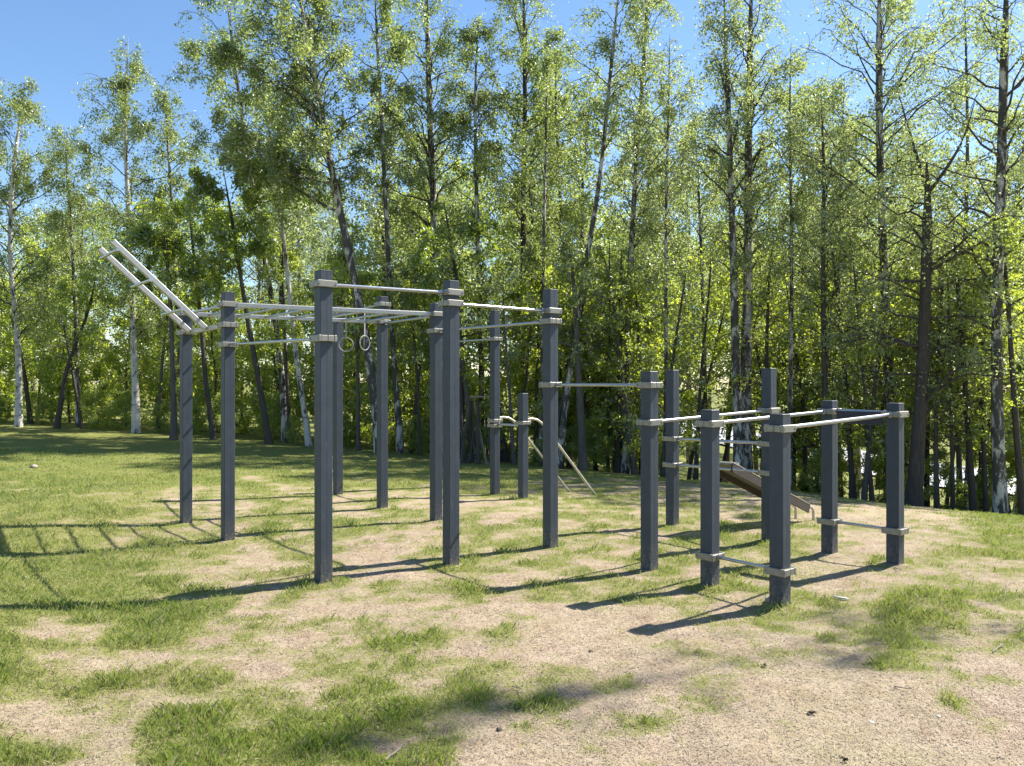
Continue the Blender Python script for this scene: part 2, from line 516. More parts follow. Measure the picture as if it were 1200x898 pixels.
gx = axis(-5.2, 5.2, 0.048, 1.06, 260)
gy = axis(2.8, 7.5, 0.036, 1.026, 400)
gy = gy[gy > -60]
XX, YY = np.meshgrid(gx, gy)
ZZ = gz(XX, YY)
nx, ny = len(gx), len(gy)
idx = np.arange(nx * ny).reshape(ny, nx)
Fq = np.stack([idx[:-1, :-1], idx[:-1, 1:], idx[1:, 1:], idx[1:, :-1]], -1).reshape(-1, 4)
GA = grass_map(XX.ravel(), YY.ravel())
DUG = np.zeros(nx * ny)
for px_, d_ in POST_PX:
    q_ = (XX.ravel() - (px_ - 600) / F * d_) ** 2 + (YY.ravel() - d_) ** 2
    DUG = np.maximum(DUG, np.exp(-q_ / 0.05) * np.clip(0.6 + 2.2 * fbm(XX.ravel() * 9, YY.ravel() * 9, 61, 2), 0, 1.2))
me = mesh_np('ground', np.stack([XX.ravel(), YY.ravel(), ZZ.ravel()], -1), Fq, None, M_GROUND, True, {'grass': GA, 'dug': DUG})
ground = link('ground', me)
tag(ground, kind='structure')

# pale road beyond the trees, following the terrain
rp = [(13.5, 110), (15.5, 78), (17.5, 61), (20, 46), (23, 36), (27, 27), (33, 20), (44, 12), (60, 6)]
V = []; Q = []
rw = 4.2
fine_pts = []
for k in range(len(rp) - 1):
    for t in np.linspace(0, 1, 10, endpoint=False):
        fine_pts.append(np.array(rp[k]) * (1 - t) + np.array(rp[k + 1]) * t)
fine_pts.append(np.array(rp[-1], float))
for k, p in enumerate(fine_pts):
    d = fine_pts[min(k + 1, len(fine_pts) - 1)] - fine_pts[max(k - 1, 0)]; d = d / np.linalg.norm(d)
    n = np.array([-d[1], d[0]])
    for sgn in np.linspace(-1, 1, 7):
        q = p + n * sgn * rw
        V.append((q[0], q[1], gzf(q[0], q[1]) + 0.10))
for k in range(len(fine_pts) - 1):
    for j in range(6):
        a = k * 7 + j; Q.append((a, a + 1, a + 8, a + 7))
tag(link('road', mesh_np('road', V, Q, None, M_ROAD, True)), kind='structure')

# ---------------------------------------------------------------- exercise frame
YAW = R(40.0)
U = Vector((math.cos(YAW), math.sin(YAW), 0)); Vd = Vector((-math.sin(YAW), math.cos(YAW), 0))
PW = 0.113

def post_section(w):
    h = w / 2; c = 0.006; g = 0.005; dp = 0.0009
    base = [(h, -h + c), (h, -g), (h - dp, -g + .001), (h - dp, g - .001), (h, g), (h, h - c), (h - c * .3, h - c * .3)]
    pts = []
    for k in range(4):
        a = k * math.pi / 2; ca, sa = math.cos(a), math.sin(a)
        for (x, y) in base: pts.append((x * ca - y * sa, x * sa + y * ca))
    # order: each side runs +x edge upward then the next side
    return pts
SEC = post_section(PW)

frame = empty('exercise_frame', (0, 6.5, 0), 'long outdoor exercise frame of dark grey posts joined by silver bars and ladders', 'climbing frame')
incl = empty('incline_bars', (0, 12, 0), 'low incline bar station with two sloping rails at the back of the frame', 'exercise bars')
FO = Vector((0, 6.5, 0)); IO = Vector((0, 12, 0))

class Post:
    pass
POSTS = {}
def add_post(key, x, y, top, root, origin, label=None):
    g = gzf(x, y)
    P = Post(); P.x, P.y, P.top, P.g = x, y, top, g
    mb = MB()
    mb.prism(SEC, (0, 0, -0.12), (0, 0, top - g), xdir=(math.cos(YAW), math.sin(YAW), 0))
    o = mb.build('post', M_POST, root)
    o.location = Vector((x, y, g)) - origin
    if label: o['label'] = label
    P.o = o
    cb = MB()
    cb.box((0, 0, 0), (PW * 0.97, PW * 0.97, 0.012), 0, 0.006, Matrix.Translation((0, 0, top - g + 0.006)) @ Matrix.Rotation(YAW, 4, 'Z'))
    c = cb.build('post_cap', M_CAPD, o)
    POSTS[key] = P
    return P

_clamps = {}
def clamp_mesh(along):
    """two cast plates bolted round the post; they reach past the post along U (0) or V (1)"""
    if along in _clamps: return _clamps[along]
    rz = YAW + (math.pi / 2 if along else 0)
    mb = MB()
    M0 = Matrix.Rotation(rz, 4, 'Z')
    hh = 0.056; t = 0.024; L_ = 0.176
    for s in (-1, 1):
        mb.box(None, (L_, t, hh), 0, 0.004, M0 @ Matrix.Translation((0, s * (PW / 2 + t / 2 + 0.001), 0)))
        mb.box(None, (0.028, PW / 2 - 0.001, hh - 0.006), 0, 0.003, M0 @ Matrix.Translation((s * (PW / 2 + 0.0155), PW / 4 + 0.001, 0)))
        mb.box(None, (0.028, PW / 2 - 0.001, hh - 0.006), 0, 0.003, M0 @ Matrix.Translation((s * (PW / 2 + 0.0155), -PW / 4 - 0.001, 0)))
    me = mb.mesh('clamp', M_CLAMP)
    bl = []
    for s in (-1, 1):
        for e in (-1, 1):
            b2 = MB()
            p = M0 @ Vector((e * (PW / 2 + 0.018), s * (PW / 2 + t + 0.001), 0))
            q = M0 @ Vector((e * (PW / 2 + 0.018), s * (PW / 2 + t + 0.008), 0))
            b2.tube([p, q], 0.0085, 6)
            bl.append(b2.mesh('bolt', M_BOLT))
    _clamps[along] = (me, bl)
    return _clamps[along]

def add_clamp(key, z, along=0):
    P = POSTS[key]
    me, bm_ = clamp_mesh(along)
    c = link('clamp', me, P.o); c.location = (0, 0, z - P.g)
    for bq in bm_:
        b = link('bolt', bq, P.o); b.location = (0, 0, z - P.g)

def zpx(py, d): return CH - (py - HY) / F * d

PD = [  # key, px, depth, top row of the photograph
 ('a1', 218, 9.13, 363, 0), ('a2', 267, 8.16, 344, 0), ('a3', 379, 6.42, 319, 0), ('a4', 396, 11.6, 360, 0),
 ('a5', 448, 10.37, 349, 0), ('a6', 511, 9.40, 357, 0), ('a7', 528.5, 7.06, 331, 0), ('a10', 645, 7.84, 341, 0),
 ('b1', 761, 6.91, 437, 0), ('b2', 788, 9.15, 435, 0), ('b3', 832, 6.36, 482, 0), ('b4', 914, 5.78, 487, 0),
 ('b5', 901, 8.10, 433, 0), ('b6', 972, 7.41, 471, 0), ('b7', 1049, 6.90, 474, 0),
 ('a8', 580, 11.9, 365, 1), ('a9', 613, 11.46, 462, 1), ('a11', 529, 12.75, 370, 1)]
for key, px, d, ty, grp in PD:
    x = (px - 600) / F * d
    add_post(key, x, d, zpx(ty, d), incl if grp else frame, IO if grp else FO)

def pt(key, z): return Vector((POSTS[key].x, POSTS[key].y, z))

def bar(k0, k1, z0, z1, along, r=0.0165, name='bar', mat=None, clamps=True, root=None, origin=None, c0=True, c1=True):
    root = root or frame; origin = origin if origin is not None else FO
    a, b = pt(k0, z0), pt(k1, z1); d = (b - a).normalized()
    mb = MB(); mb.tube([a + d * 0.075 - origin, b - d * 0.075 - origin], r, 14)
    # small flange collars where the bar enters the clamps
    mb.tube([a + d * 0.084 - origin, a + d * 0.098 - origin], r * 1.55, 14)
    mb.tube([b - d * 0.098 - origin, b - d * 0.084 - origin], r * 1.55, 14)
    o = mb.build(name, mat or M_BAR, root, True)
    if clamps:
        if c0: add_clamp(k0, z0, along)
        if c1: add_clamp(k1, z1, along)
    return o

def off(key, z, du=0.0, dv=0.0): return pt(key, z) + U * du + Vd * dv

# high bars
bar('a3', 'a7', zpx(333.5, 6.42), zpx(343.5, 7.06), 0, 0.0155, 'pull_up_bar')
bar('a7', 'a10', zpx(356, 7.06), zpx(365, 7.84), 0, 0.0155, 'pull_up_bar')
bar('a2', 'a3', zpx(404, 8.16), zpx(397, 6.42), 1, 0.0145, 'pull_up_bar')
bar('a6', 'a10', zpx(388, 9.40), zpx(377, 7.84), 1, 0.0145, 'pull_up_bar')
bar('a10', 'b1', zpx(451, 7.84), zpx(451.5, 6.91), 1, 0.0145, 'pull_up_bar')
bar('a11', 'a8', zpx(401, 12.75), zpx(397.5, 11.9), 1, 0.0145, 'pull_up_bar', root=incl, origin=IO)
# overhead ladder between a2-a6 and a1-a5
zl = 2.49
zc_ = 2.465
def rail(p, q, w, h, name, mat, root=frame, origin=FO):
    mb = MB(); d = (q - p).normalized()
    side = d.cross(Vector((0, 0, 1))).normalized(); up = side.cross(d)
    c = 0.006
    poly = [(h / 2 - c, -w / 2), (h / 2, -w / 2 + c), (h / 2, w / 2 - c), (h / 2 - c, w / 2), (-h / 2 + c, w / 2), (-h / 2, w / 2 - c), (-h / 2, -w / 2 + c), (-h / 2 + c, -w / 2)]
    mb.prism(poly, p - origin, q - origin, xdir=up)
    return mb.build(name, mat, root)
z_a2, z_a6, z_a1, z_a5 = zpx(357, 8.16), zpx(368.5, 9.40), zpx(368, 9.13), zpx(377.5, 10.37)
for k, z in (('a2', z_a2), ('a6', z_a6), ('a1', z_a1), ('a5', z_a5)): add_clamp(k, z, 0)
r0a, r0b = off('a2', z_a2, 0.08), off('a6', z_a6, -0.08)
r1a, r1b = off('a1', z_a1, 0.08), off('a5', z_a5, -0.08)
rail(r0a, r0b, 0.035, 0.05, 'ladder_rail', M_LADDER)
rail(r1a, r1b, 0.035, 0.05, 'ladder_rail', M_LADDER)
NR = 7
for k in range(NR):
    t = (k + 0.55) / NR
    p = r0a.lerp(r0b, t); q = r1a.lerp(r1b, t)
    d = (q - p).normalized()
    mb = MB(); mb.tube([p + d * 0.018 - FO, q - d * 0.018 - FO], 0.0145, 12)
    mb.build('rung', M_BAR, frame, True)
bar('a6', 'a5', zpx(368.5, 9.40) - 0.02, zpx(377.5, 10.37) - 0.02, 1, 0.016, 'cross_bar', clamps=False)
bar('a2', 'a1', z_a2, z_a1, 1, 0.016, 'cross_bar', clamps=False)
# ring bar
bar('a5', 'a4', zpx(357, 10.37), zpx(367.5, 11.6), 1, 0.0145, 'pull_up_bar')
# inclined ladder above the left end
zb2, zb1 = zpx(381, 8.16), zpx(390, 9.13)
add_clamp('a2', zb2, 1); add_clamp('a1', zb1, 1)
rail(off('a2', zb2, 0, 0.07), off('a1', zb1, 0, -0.07), 0.05, 0.05, 'cross_bar', M_LADDER)
pa, pb = pt('a1', zb1), pt('a2', zb2)
i0 = pa.lerp(pb, 0.16); i1 = pa.lerp(pb, 0.56)
dirI = Vector((-U.x * 0.73, -U.y * 0.73, 0.665)).normalized()
nI = dirI.cross(Vd).normalized()
if nI.z < 0: nI = -nI
LI = 1.27
for base in (i0, i1):
    b0 = base - U * 0.03 + Vector((0, 0, 0.0))
    rail(b0, b0 + dirI * LI, 0.052, 0.058, 'inclined_rail', M_LADDER)
for t in (0.26, 0.60, 0.935):
    c0 = i0 + dirI * LI * t - U * 0.03 - nI * 0.048; c1 = i1 + dirI * LI * t - U * 0.03 - nI * 0.048
    d = (c1 - c0).normalized()
    mb = MB(); mb.tube([c0 - d * 0.085 - FO, c1 + d * 0.085 - FO], 0.0165, 12)
    mb.build('inclined_rung', M_BAR, frame, True)
# three parallel waist-high bars of the right-hand section
bar('b1', 'b5', zpx(495, 6.91), zpx(481, 8.10), 0, 0.0160, 'parallel_bar')
bar('b3', 'b6', zpx(496.5, 6.36), zpx(482, 7.41), 0, 0.0160, 'parallel_bar')
bar('b4', 'b7', zpx(502, 5.78), zpx(485.5, 6.90), 0, 0.0160, 'parallel_bar')
bar('b6', 'b7', zpx(480.5, 7.41), zpx(484, 6.90), 1, 0.0145, 'cross_bar', clamps=False)
# step bars near the ground
bar('b3', 'b4', zpx(651, 6.36), zpx(668.5, 5.78), 1, 0.0140, 'step_bar')
bar('b6', 'b7', zpx(610.5, 7.41), zpx(621.5, 6.90), 1, 0.0140, 'step_bar')
# wall bars between b2 and b5
bar('b2', 'b5', zpx(514, 9.15), zpx(520, 8.10), 1, 0.0160, 'cross_bar')
bar('b2', 'b5', zpx(544.5, 9.15), zpx(554, 8.10), 1, 0.0160, 'cross_bar')
# thin dark upright board between b6 and b7
p6, p7 = off('b6', zpx(488, 7.41), 0.0, -0.10), off('b7', zpx(491, 6.90), 0.0, 0.10)
mb = MB()
mid = (p6 + p7) / 2; ln = (p7 - p6).length
mb.box(None, (ln, 0.018, 0.12), 0, 0.004, Matrix.Translation(mid - U * 0.03 - FO) @ Matrix.Rotation(YAW + math.pi / 2, 4, 'Z'))
mb.build('dark_board', M_DARKBOARD, frame)

# incline bar station
add_clamp('a8', zpx(493, 11.9), 1); add_clamp('a9', zpx(495.5, 11.46), 1)
add_clamp('a8', zpx(493, 11.9) - 0.075, 0)
bar('a8', 'a9', zpx(497, 11.9), zpx(499, 11.46), 1, 0.018, 'cross_bar', root=incl, origin=IO, clamps=False)
for key, foot in (('a8', (669, 567)), ('a9', (699, 571))):
    P = POSTS[key]
    fd = 12.62 if key == 'a8' else 12.25
    fx = (foot[0] - 600) / F * fd
    fpt = Vector((fx, fd, gzf(fx, fd) - 0.03))
    zt = zpx(490 if key == 'a8' else 492, P.y)
    s = pt(key, zt) + U * 0.06
    hz = Vector((fpt.x - s.x, fpt.y - s.y, 0)); hl = hz.length; hd = hz.normalized()
    pts = [s, s + hd * 0.10 + Vector((0, 0, 0.008)), s + hd * 0.19 + Vector((0, 0, -0.005)), s + hd * 0.27 + Vector((0, 0, -0.05)), s + hd * 0.34 + Vector((0, 0, -0.11)), fpt]
    mb = MB(); mb.tube([p - IO for p in pts], 0.019, 12)
    mb.build('sloping_rail', M_RAILW, incl, True)

# sit-up bench bolted to the lower cross bar
bt = pt('b2', 0).lerp(pt('b5', 0), 0.52); bt.z = zpx(546, bt.y) + 0.02
be = bt + U * 1.62; be.z = gzf(be.x, be.y) + 0.20
bench = empty('sit_up_bench', (be.x, be.y, gzf(be.x, be.y)), 'brown slanted sit-up bench behind the waist-high bars, low end on a bent tube', 'exercise bench')
BO = Vector(bench.location)
bd = (be - bt).normalized(); bs = Vd.copy(); bn = bd.cross(bs).normalized()
if bn.z < 0: bn = -bn
Mb = Matrix((( bd.x, bs.x, bn.x, 0), (bd.y, bs.y, bn.y, 0), (bd.z, bs.z, bn.z, 0), (0, 0, 0, 1)))
BL = (be - bt).length
for k in range(4):       # four long planks
    mb = MB(); c = bt + bd * (BL / 2) + bs * ((k - 1.5) * 0.078) + bn * 0.012
    mb.box(None, (BL, 0.072, 0.026), 0, 0.004, Matrix.Translation(c - BO) @ Mb)
    mb.build('plank', M_BENCH, bench)
for s in (-1, 1):
    mb = MB(); c = bt + bd * (BL / 2) + bs * (s * 0.168) - bn * 0.03
    mb.box(None, (BL + 0.02, 0.022, 0.10), 0, 0.004, Matrix.Translation(c - BO) @ Mb)
    mb.build('side_board', M_BENCHS, bench)
    mb = MB(); c = bt + bd * (BL / 2) + bs * (s * 0.168) + bn * 0.026
    mb.box(None, (BL + 0.02, 0.026, 0.008), 0, 0.002, Matrix.Translation(c - BO) @ Mb)
    mb.build('edge_strip', M_RAILW, bench)
p0 = be - bd * 0.12 - bn * 0.05
pts = []
for s in (-1, 1):
    q = p0 + bs * (s * 0.12)
    g = gzf(q.x + U.x * .32, q.y + U.y * .32)
    a1 = q + bd * 0.22 + Vector((0, 0, .07)); a2 = q + U * 0.32; a2.z = a1.z - 0.07; a3 = a2.copy(); a3.z = g - 0.02
    mb = MB(); mb.tube([v - BO for v in (q, q + bd * 0.1 + Vector((0, 0, .03)), a1, a1.lerp(a2, .55) + Vector((0, 0, .022)), a2, a3)], 0.017, 10)
    mb.build('foot_tube', M_RAILW, bench, True)
mb = MB()
qa = bt + bd * 0.10 + bn * 0.045
mb.tube([qa - bs * 0.17 - BO, qa + bs * 0.17 - BO], 0.014, 10)
mb.build('foot_bar', M_RAILW, bench, True)

# gymnastic rings
for n_, (px, py, rot, lab) in enumerate(((406, 404, 0.1, 'pale gymnastic ring hanging face-on, nearer the thick front post'),
                                    (429, 402, 1.05, 'pale gymnastic ring twisted edgewise in front of the white birch trunk'))):
    t = 0.80 if n_ == 0 else 0.37
    b = pt('a5', zpx(357, 10.37)).lerp(pt('a4', zpx(367.5, 11.6)), t)
    x = (px - 600) / F * b.y
    c = Vector((b.x, b.y, zpx(py, b.y)))
    ring = empty('gymnastic_ring', c, lab, 'gym ring')
    R0 = 0.102; mb = MB(); K = 28; m_ = 8
    for i in range(K):
        a = 2 * math.pi * i / K
        cx = Vector((math.cos(a) * math.cos(rot), math.cos(a) * math.sin(rot), math.sin(a)))
        for j in range(m_):
            e = 2 * math.pi * j / m_
            nrm = Vector((-math.sin(rot), math.cos(rot), 0))
            mb.V.append(tuple(cx * (R0 + 0.0065 * math.cos(e)) + nrm * 0.0065 * math.sin(e)))
    for i in range(K):
        for j in range(m_):
            mb.Q.append((i * m_ + j, ((i + 1) % K) * m_ + j, ((i + 1) % K) * m_ + (j + 1) % m_, i * m_ + (j + 1) % m_))
    mb.build('ring', M_RING, ring, True)
    mb = MB(); mb.box((0, 0, 0), (0.024, 0.004, b.z - c.z - R0 + 0.03), rot, 0, Matrix.Translation((0, 0, (R0 + b.z - c.z) / 2)) @ Matrix.Rotation(rot, 4, 'Z'))
    mb.build('strap', M_STRAP, ring)

# ---------------------------------------------------------------- trees
def tubes(paths, radii, sides):
    """paths (B,K,3), radii (B,K) -> verts, quads"""
    B, K, _ = paths.shape
    t = np.gradient(paths, axis=1); t /= np.linalg.norm(t, axis=2, keepdims=True) + 1e-9
    up = np.zeros_like(t); up[..., 2] = 1.0
    flat = np.abs(t[..., 2]) > 0.92
    up[flat] = (1, 0.13, 0)
    x = np.cross(up, t); x /= np.linalg.norm(x, axis=2, keepdims=True) + 1e-9
    y = np.cross(t, x)
    a = np.arange(sides) * 2 * np.pi / sides
    V = paths[:, :, None, :] + radii[:, :, None, None] * (x[:, :, None, :] * np.cos(a)[None, None, :, None] + y[:, :, None, :] * np.sin(a)[None, None, :, None])
    V = V.reshape(-1, 3)
    i = np.arange(B * K * sides).reshape(B, K, sides)
    j = np.roll(i, -1, axis=2)
    Q = np.stack([i[:, :-1], j[:, :-1], j[:, 1:], i[:, 1:]], -1).reshape(-1, 4)
    return V, Q

def trunk_tube(path, rad, sides, rg, rough=0.08):
    V, Q = tubes(path[None], rad[None], sides)
    Vr = V.reshape(len(path), sides, 3)
    k = 1 + rough * (rg.random((len(path), sides, 1)) - 0.5) * 2
    Vr = path[:, None, :] + (Vr - path[:, None, :]) * k
    V = Vr.reshape(-1, 3)
    return V, Q

def leaves_mesh(name, C, size, mat, rg, droop=0.35, aspect=0.62, rnd=None):
    n = len(C)
    a = rg.normal(size=(n, 3)); a[:, 2] -= droop * 1.5; a /= np.linalg.norm(a, axis=1, keepdims=True)
    b = rg.normal(size=(n, 3)); b -= a * (a * b).sum(1, keepdims=True); b /= np.linalg.norm(b, axis=1, keepdims=True)
    nn = np.cross(a, b)
    s = (size * (0.45 + 1.15 * rg.random(n) ** 1.4))[:, None]
    fold = (rg.random(n) * 0.25)[:, None] * s
    V = np.empty((n, 4, 3))
    V[:, 0] = C - a * s * 0.5
    V[:, 1] = C + b * s * 0.5 * aspect + nn * fold - a * s * 0.08
    V[:, 2] = C + a * s * 0.55
    V[:, 3] = C - b * s * 0.5 * aspect + nn * fold - a * s * 0.08
    Q = np.arange(n * 4).reshape(n, 4)
    if rnd is None: rnd = rg.random(n)
    return mesh_np(name, V.reshape(-1, 3), Q, None, mat, False, {'rnd': np.repeat(np.clip(rnd, 0, 1), 4)})

def grow(path, rad, P, rg):
    """path (N,3) trunk from base to tip, local coords. P: dict of crown parameters.
       returns branch tubes (V,Q) list and leaf centres"""
    seg = np.linalg.norm(np.diff(path, axis=0), axis=1); s = np.concatenate([[0], np.cumsum(seg)]); H = s[-1]
    def on(t): return np.stack([np.interp(t * H, s, path[:, k]) for k in range(3)], -1)
    def ron(t): return np.interp(t * H, s, rad)
    nb = P['nb']; h0 = P['h0']
    t = h0 + (0.985 - h0) * (np.arange(nb) + rg.random(nb)) / nb
    t = np.clip(t, 0, 0.99)
    az = np.arange(nb) * 2.399 + rg.normal(0, 0.5, nb)
    prof = np.clip(np.sin(np.pi * (0.16 + 0.84 * (t - h0) / (1 - h0))) ** 0.7, 0.12, 1)
    if P.get('shape') == 'cone': prof = np.clip(1.05 - (t - h0) / (1 - h0), 0.1, 1)
    Lb = P['L'] * prof * (0.55 + 0.6 * rg.random(nb))
    el = np.radians(P['up'] + rg.normal(0, 9, nb)) + 0.25 * (t - h0)
    K = 7; u = np.linspace(0, 1, K)
    dirh = np.stack([np.cos(az), np.sin(az), np.zeros(nb)], -1)
    bias = P.get('bias')
    if bias is not None:
        dirh = dirh + np.array(bias); nrm = np.linalg.norm(dirh, axis=1, keepdims=True)
        Lb = Lb * np.clip(nrm[:, 0], 0.3, 1.7); dirh = dirh / (nrm + 1e-6)
    o = on(t)
    hor = np.cos(el)[:, None] * Lb[:, None] * u[None] 
    ver = np.sin(el)[:, None] * Lb[:, None] * (u[None] - P['droop'] * u[None] ** 2.2)
    path_b = o[:, None, :] + dirh[:, None, :] * hor[..., None]
    path_b[..., 2] += ver
    wob = np.cumsum(rg.normal(0, 0.030, (nb, K, 3)), axis=1) * Lb[:, None, None]; wob[:, 0] = 0
    path_b += wob
    rb = np.clip(ron(t) * 0.30, 0.005, 0.035) * (0.5 + 0.5 * Lb / P['L'])
    radb = rb[:, None] * (1 - 0.86 * u[None]) + 0.0015
    out = [tubes(path_b, radb, 5)]
    # twigs
    nt = P['nt']
    bi = np.repeat(np.arange(nb), nt)
    tu = 0.18 + 0.82 * rg.random(nb * nt)
    ki = np.clip((tu * (K - 1)).astype(int), 0, K - 2); fr = tu * (K - 1) - ki
    st = path_b[bi, ki] * (1 - fr[:, None]) + path_b[bi, ki + 1] * fr[:, None]
    tang = path_b[bi, ki + 1] - path_b[bi, ki]; tang /= np.linalg.norm(tang, axis=1, keepdims=True) + 1e-9
    d = tang * 0.9 + rg.normal(0, 0.62, (len(bi), 3)); d[:, 2] += P.get('twup', 0.1); d /= np.linalg.norm(d, axis=1, keepdims=True)
    Lt = (0.25 + 0.32 * rg.random(len(bi))) * np.maximum(Lb[bi], 0.5) * (1.15 - 0.55 * tu)
    K2 = 4; u2 = np.linspace(0, 1, K2)
    pt_ = st[:, None, :] + d[:, None, :] * (Lt[:, None] * u2[None])[..., None]
    pt_[..., 2] -= P['hang'] * Lt[:, None] * (u2 ** 2)[None]
    wob = np.cumsum(rg.normal(0, 0.05, pt_.shape), axis=1) * Lt[:, None, None]; wob[:, 0] = 0
    pt_ += wob
    radt = (0.0045 + 0.05 * np.interp(Lt, [0, 2], [0, 0.12]))[:, None] * (1 - 0.75 * u2[None])
    out.append(tubes(pt_, radt, 3))
    # leaves: clumped along the twigs
    nl = P['leaves']
    tw_w = (0.15 + rg.random(nb)[bi] ** 1.5) * rg.random(len(bi)) ** 2.0 * Lt
    dens = P.get('dens')
    if dens is not None: tw_w = tw_w * np.clip(dens(st), 0.0, 1)
    tw_w /= tw_w.sum()
    ch = rg.choice(len(bi), nl, p=tw_w)
    lu = rg.random(nl) ** 0.7
    ki = np.clip((lu * (K2 - 1)).astype(int), 0, K2 - 2); fr = lu * (K2 - 1) - ki
    C = pt_[ch, ki] * (1 - fr[:, None]) + pt_[ch, ki + 1] * fr[:, None]
    C += rg.normal(0, P['spread'], (nl, 3)) * np.array([1, 1, 1.0])
    C[:, 2] -= np.abs(rg.normal(0, P['hang'] * 0.25, nl))
    clump = rg.random(len(bi))[ch]
    rnd = 0.45 * clump + 0.55 * rg.random(nl)
    return out, C, rnd

def join(parts):
    Vs, Qs, o = [], [], 0
    for V, Q in parts: Vs.append(V); Qs.append(Q + o); o += len(V)
    return np.concatenate(Vs), np.concatenate(Qs)

def smooth_path(pts, n):
    pts = np.asarray(pts, float)
    s = np.concatenate([[0], np.cumsum(np.linalg.norm(np.diff(pts, axis=0), axis=1))]); s /= s[-1]
    t = np.linspace(0, 1, n)
    P = np.stack([np.interp(t, s, pts[:, k]) for k in range(3)], -1)
    for _ in range(3): P[1:-1] = (P[:-2] + 2 * P[1:-1] + P[2:]) / 4
    return P

def tree_meshes(path, rad, P, rg, bark, leafmat, lsize, limbs=None):
    sides = 10 if rad[0] > 0.06 else 6
    tv = [trunk_tube(path, rad, sides, rg)]
    bv, C, rnd = grow(path, rad, P, rg)
    for lp, lr in (limbs or []):
        tv.append(tubes(lp[None], lr[None], 7))
        P2 = dict(P); P2.update(h0=0.2, nb=max(5, P['nb'] // 5), L=P['L'] * 0.45, leaves=max(200, P['leaves'] // 5))
        b2, C2, r2 = grow(lp, lr, P2, rg)
        bv += b2; C = np.concatenate([C, C2]); rnd = np.concatenate([rnd, r2])
    V, Q = join(tv); mt = mesh_np('trunk', V, Q, None, bark, True)
    V, Q = join(bv); mb_ = mesh_np('branches', V, Q, None, P.get('bmat', M_BARK), True)
    ml = leaves_mesh('crown', C, lsize, leafmat, rg, P.get('ldroop', 0.35), P.get('aspect', 0.62), rnd)
    return mt, mb_, ml

def place_tree(name, label, group, loc, meshes, scale=1.0, rz=0.0, cat='tree'):
    o = empty(name, loc, label, cat, group)
    o.scale = (scale,) * 3; o.rotation_euler = (0, 0, rz)
    tr = link('trunk', meshes[0], o)
    link('branches', meshes[1], o)
    link('crown', meshes[2], o)
    return o

LEAFK = 1.5
def photo_tree(name, label, bark, d, pts, wpx, crown_y, L, leaves, leafmat, lsize=0.055, up=42, droop=0.45, hang=0.55,
               nb=None, nt=7, spread=0.07, group=None, seed=0, limbs=None, taper=0.35, bias=None, bmat=None, dd=None, dens=None, lk=0.28):
    """a tree whose stem follows the photograph at its own distance d (dd: leaning in depth)"""
    rg = np.random.default_rng(1000 + seed + int(pts[0][0] * 7))
    W = []
    n = len(pts)
    for k, (px, py) in enumerate(pts):
        dk = d + (dd or 0) * k / (n - 1)
        W.append(at(px, py, dk))
    W = np.array(W)
    base = np.array([W[0][0], W[0][1], gzf(W[0][0], W[0][1])])
    W[0] = base
    P3 = smooth_path(W - base, 18)
    P3[0, 2] -= 0.15
    r0 = wpx / 2 / F * d
    u = np.linspace(0, 1, 18)
    rad = r0 * (1 - (1 - taper) * u ** 0.9); rad[0] *= 1.35; rad[1] *= 1.1
    rad[-3:] *= np.array([0.75, 0.5, 0.2])
    H = P3[-1, 2]
    h0 = float(np.clip((at(0, crown_y, d)[2] - base[2]) / H, 0.02, 0.95))
    lm = []
    for lp in (limbs or []):
        w3 = np.array([at(px, py, d + dk) for (px, py, dk) in lp]) - base
        lpth = smooth_path(w3, 10)
        lr = np.linspace(r0 * lk, 0.008, 10)
        lm.append((lpth, lr))
    if nb is None: nb = int(max(8, H * (1 - h0) * 5.0))
    P = dict(nb=nb, h0=h0, L=L, up=up, droop=droop, nt=nt, hang=hang, leaves=int(leaves * LEAFK), spread=spread, bias=bias, bmat=bmat or M_BARK, dens=dens)
    ms = tree_meshes(P3, rad, P, rg, bark, leafmat, lsize * 1.06, lm)
    return place_tree(name, label, group, base, ms)

T = photo_tree
T('birch_tree', 'slim white-stemmed birch with a tall narrow crown, left of the inclined ladder', M_BIRCH, 22, [(160, 512), (157, 400), (152, 280), (146, 150), (150, 45)], 8.5, 400, 2.3, 15000, M_LBIRCH, 0.055, up=48, seed=1, nb=52)
T('birch_tree', 'pale birch with feathery drooping crown against open sky at the left edge', M_BIRCH, 22, [(22, 500), (22, 400), (10, 300), (16, 190), (30, 95)], 7.5, 400, 2.3, 14000, M_LBIRCH, 0.055, up=48, seed=2, nb=48)
T('birch_tree', 'birch cut off by the left border of the photo', M_BIRCHD, 22.5, [(-45, 498), (-40, 300), (-30, 70)], 8, 380, 2.4, 12000, M_LBIRCH, 0.055, up=48, seed=3)
T('birch_tree', 'thin white birch leaning left between the ladder end and the tallest left post', M_BIRCH, 21, [(363, 522), (347, 420), (333, 280), (321, 190), (306, 95)], 7, 250, 1.5, 5000, M_LBIRCH, 0.055, up=48, seed=4)
T('birch_tree', 'big birch with black-patched white trunk behind the rings, leaning left high up', M_BIRCHD, 19.5, [(447, 552), (438, 450), (427, 380), (403, 270), (386, 190), (373, 105), (351, 0), (340, -60)], 13, 235, 2.7, 19000, M_LBIRCH, 0.062, up=42, hang=0.6, seed=5, nb=70, nt=9, bias=(-0.28, 0, 0),
  limbs=[[(390, 215, 0), (350, 210, -.5), (300, 180, -.8), (250, 130, -1)], [(380, 150, 0), (330, 100, .3), (270, 70, .3), (215, 60, 0)], [(398, 250, 0), (350, 225, 0), (310, 195, .5), (262, 190, .8)]])
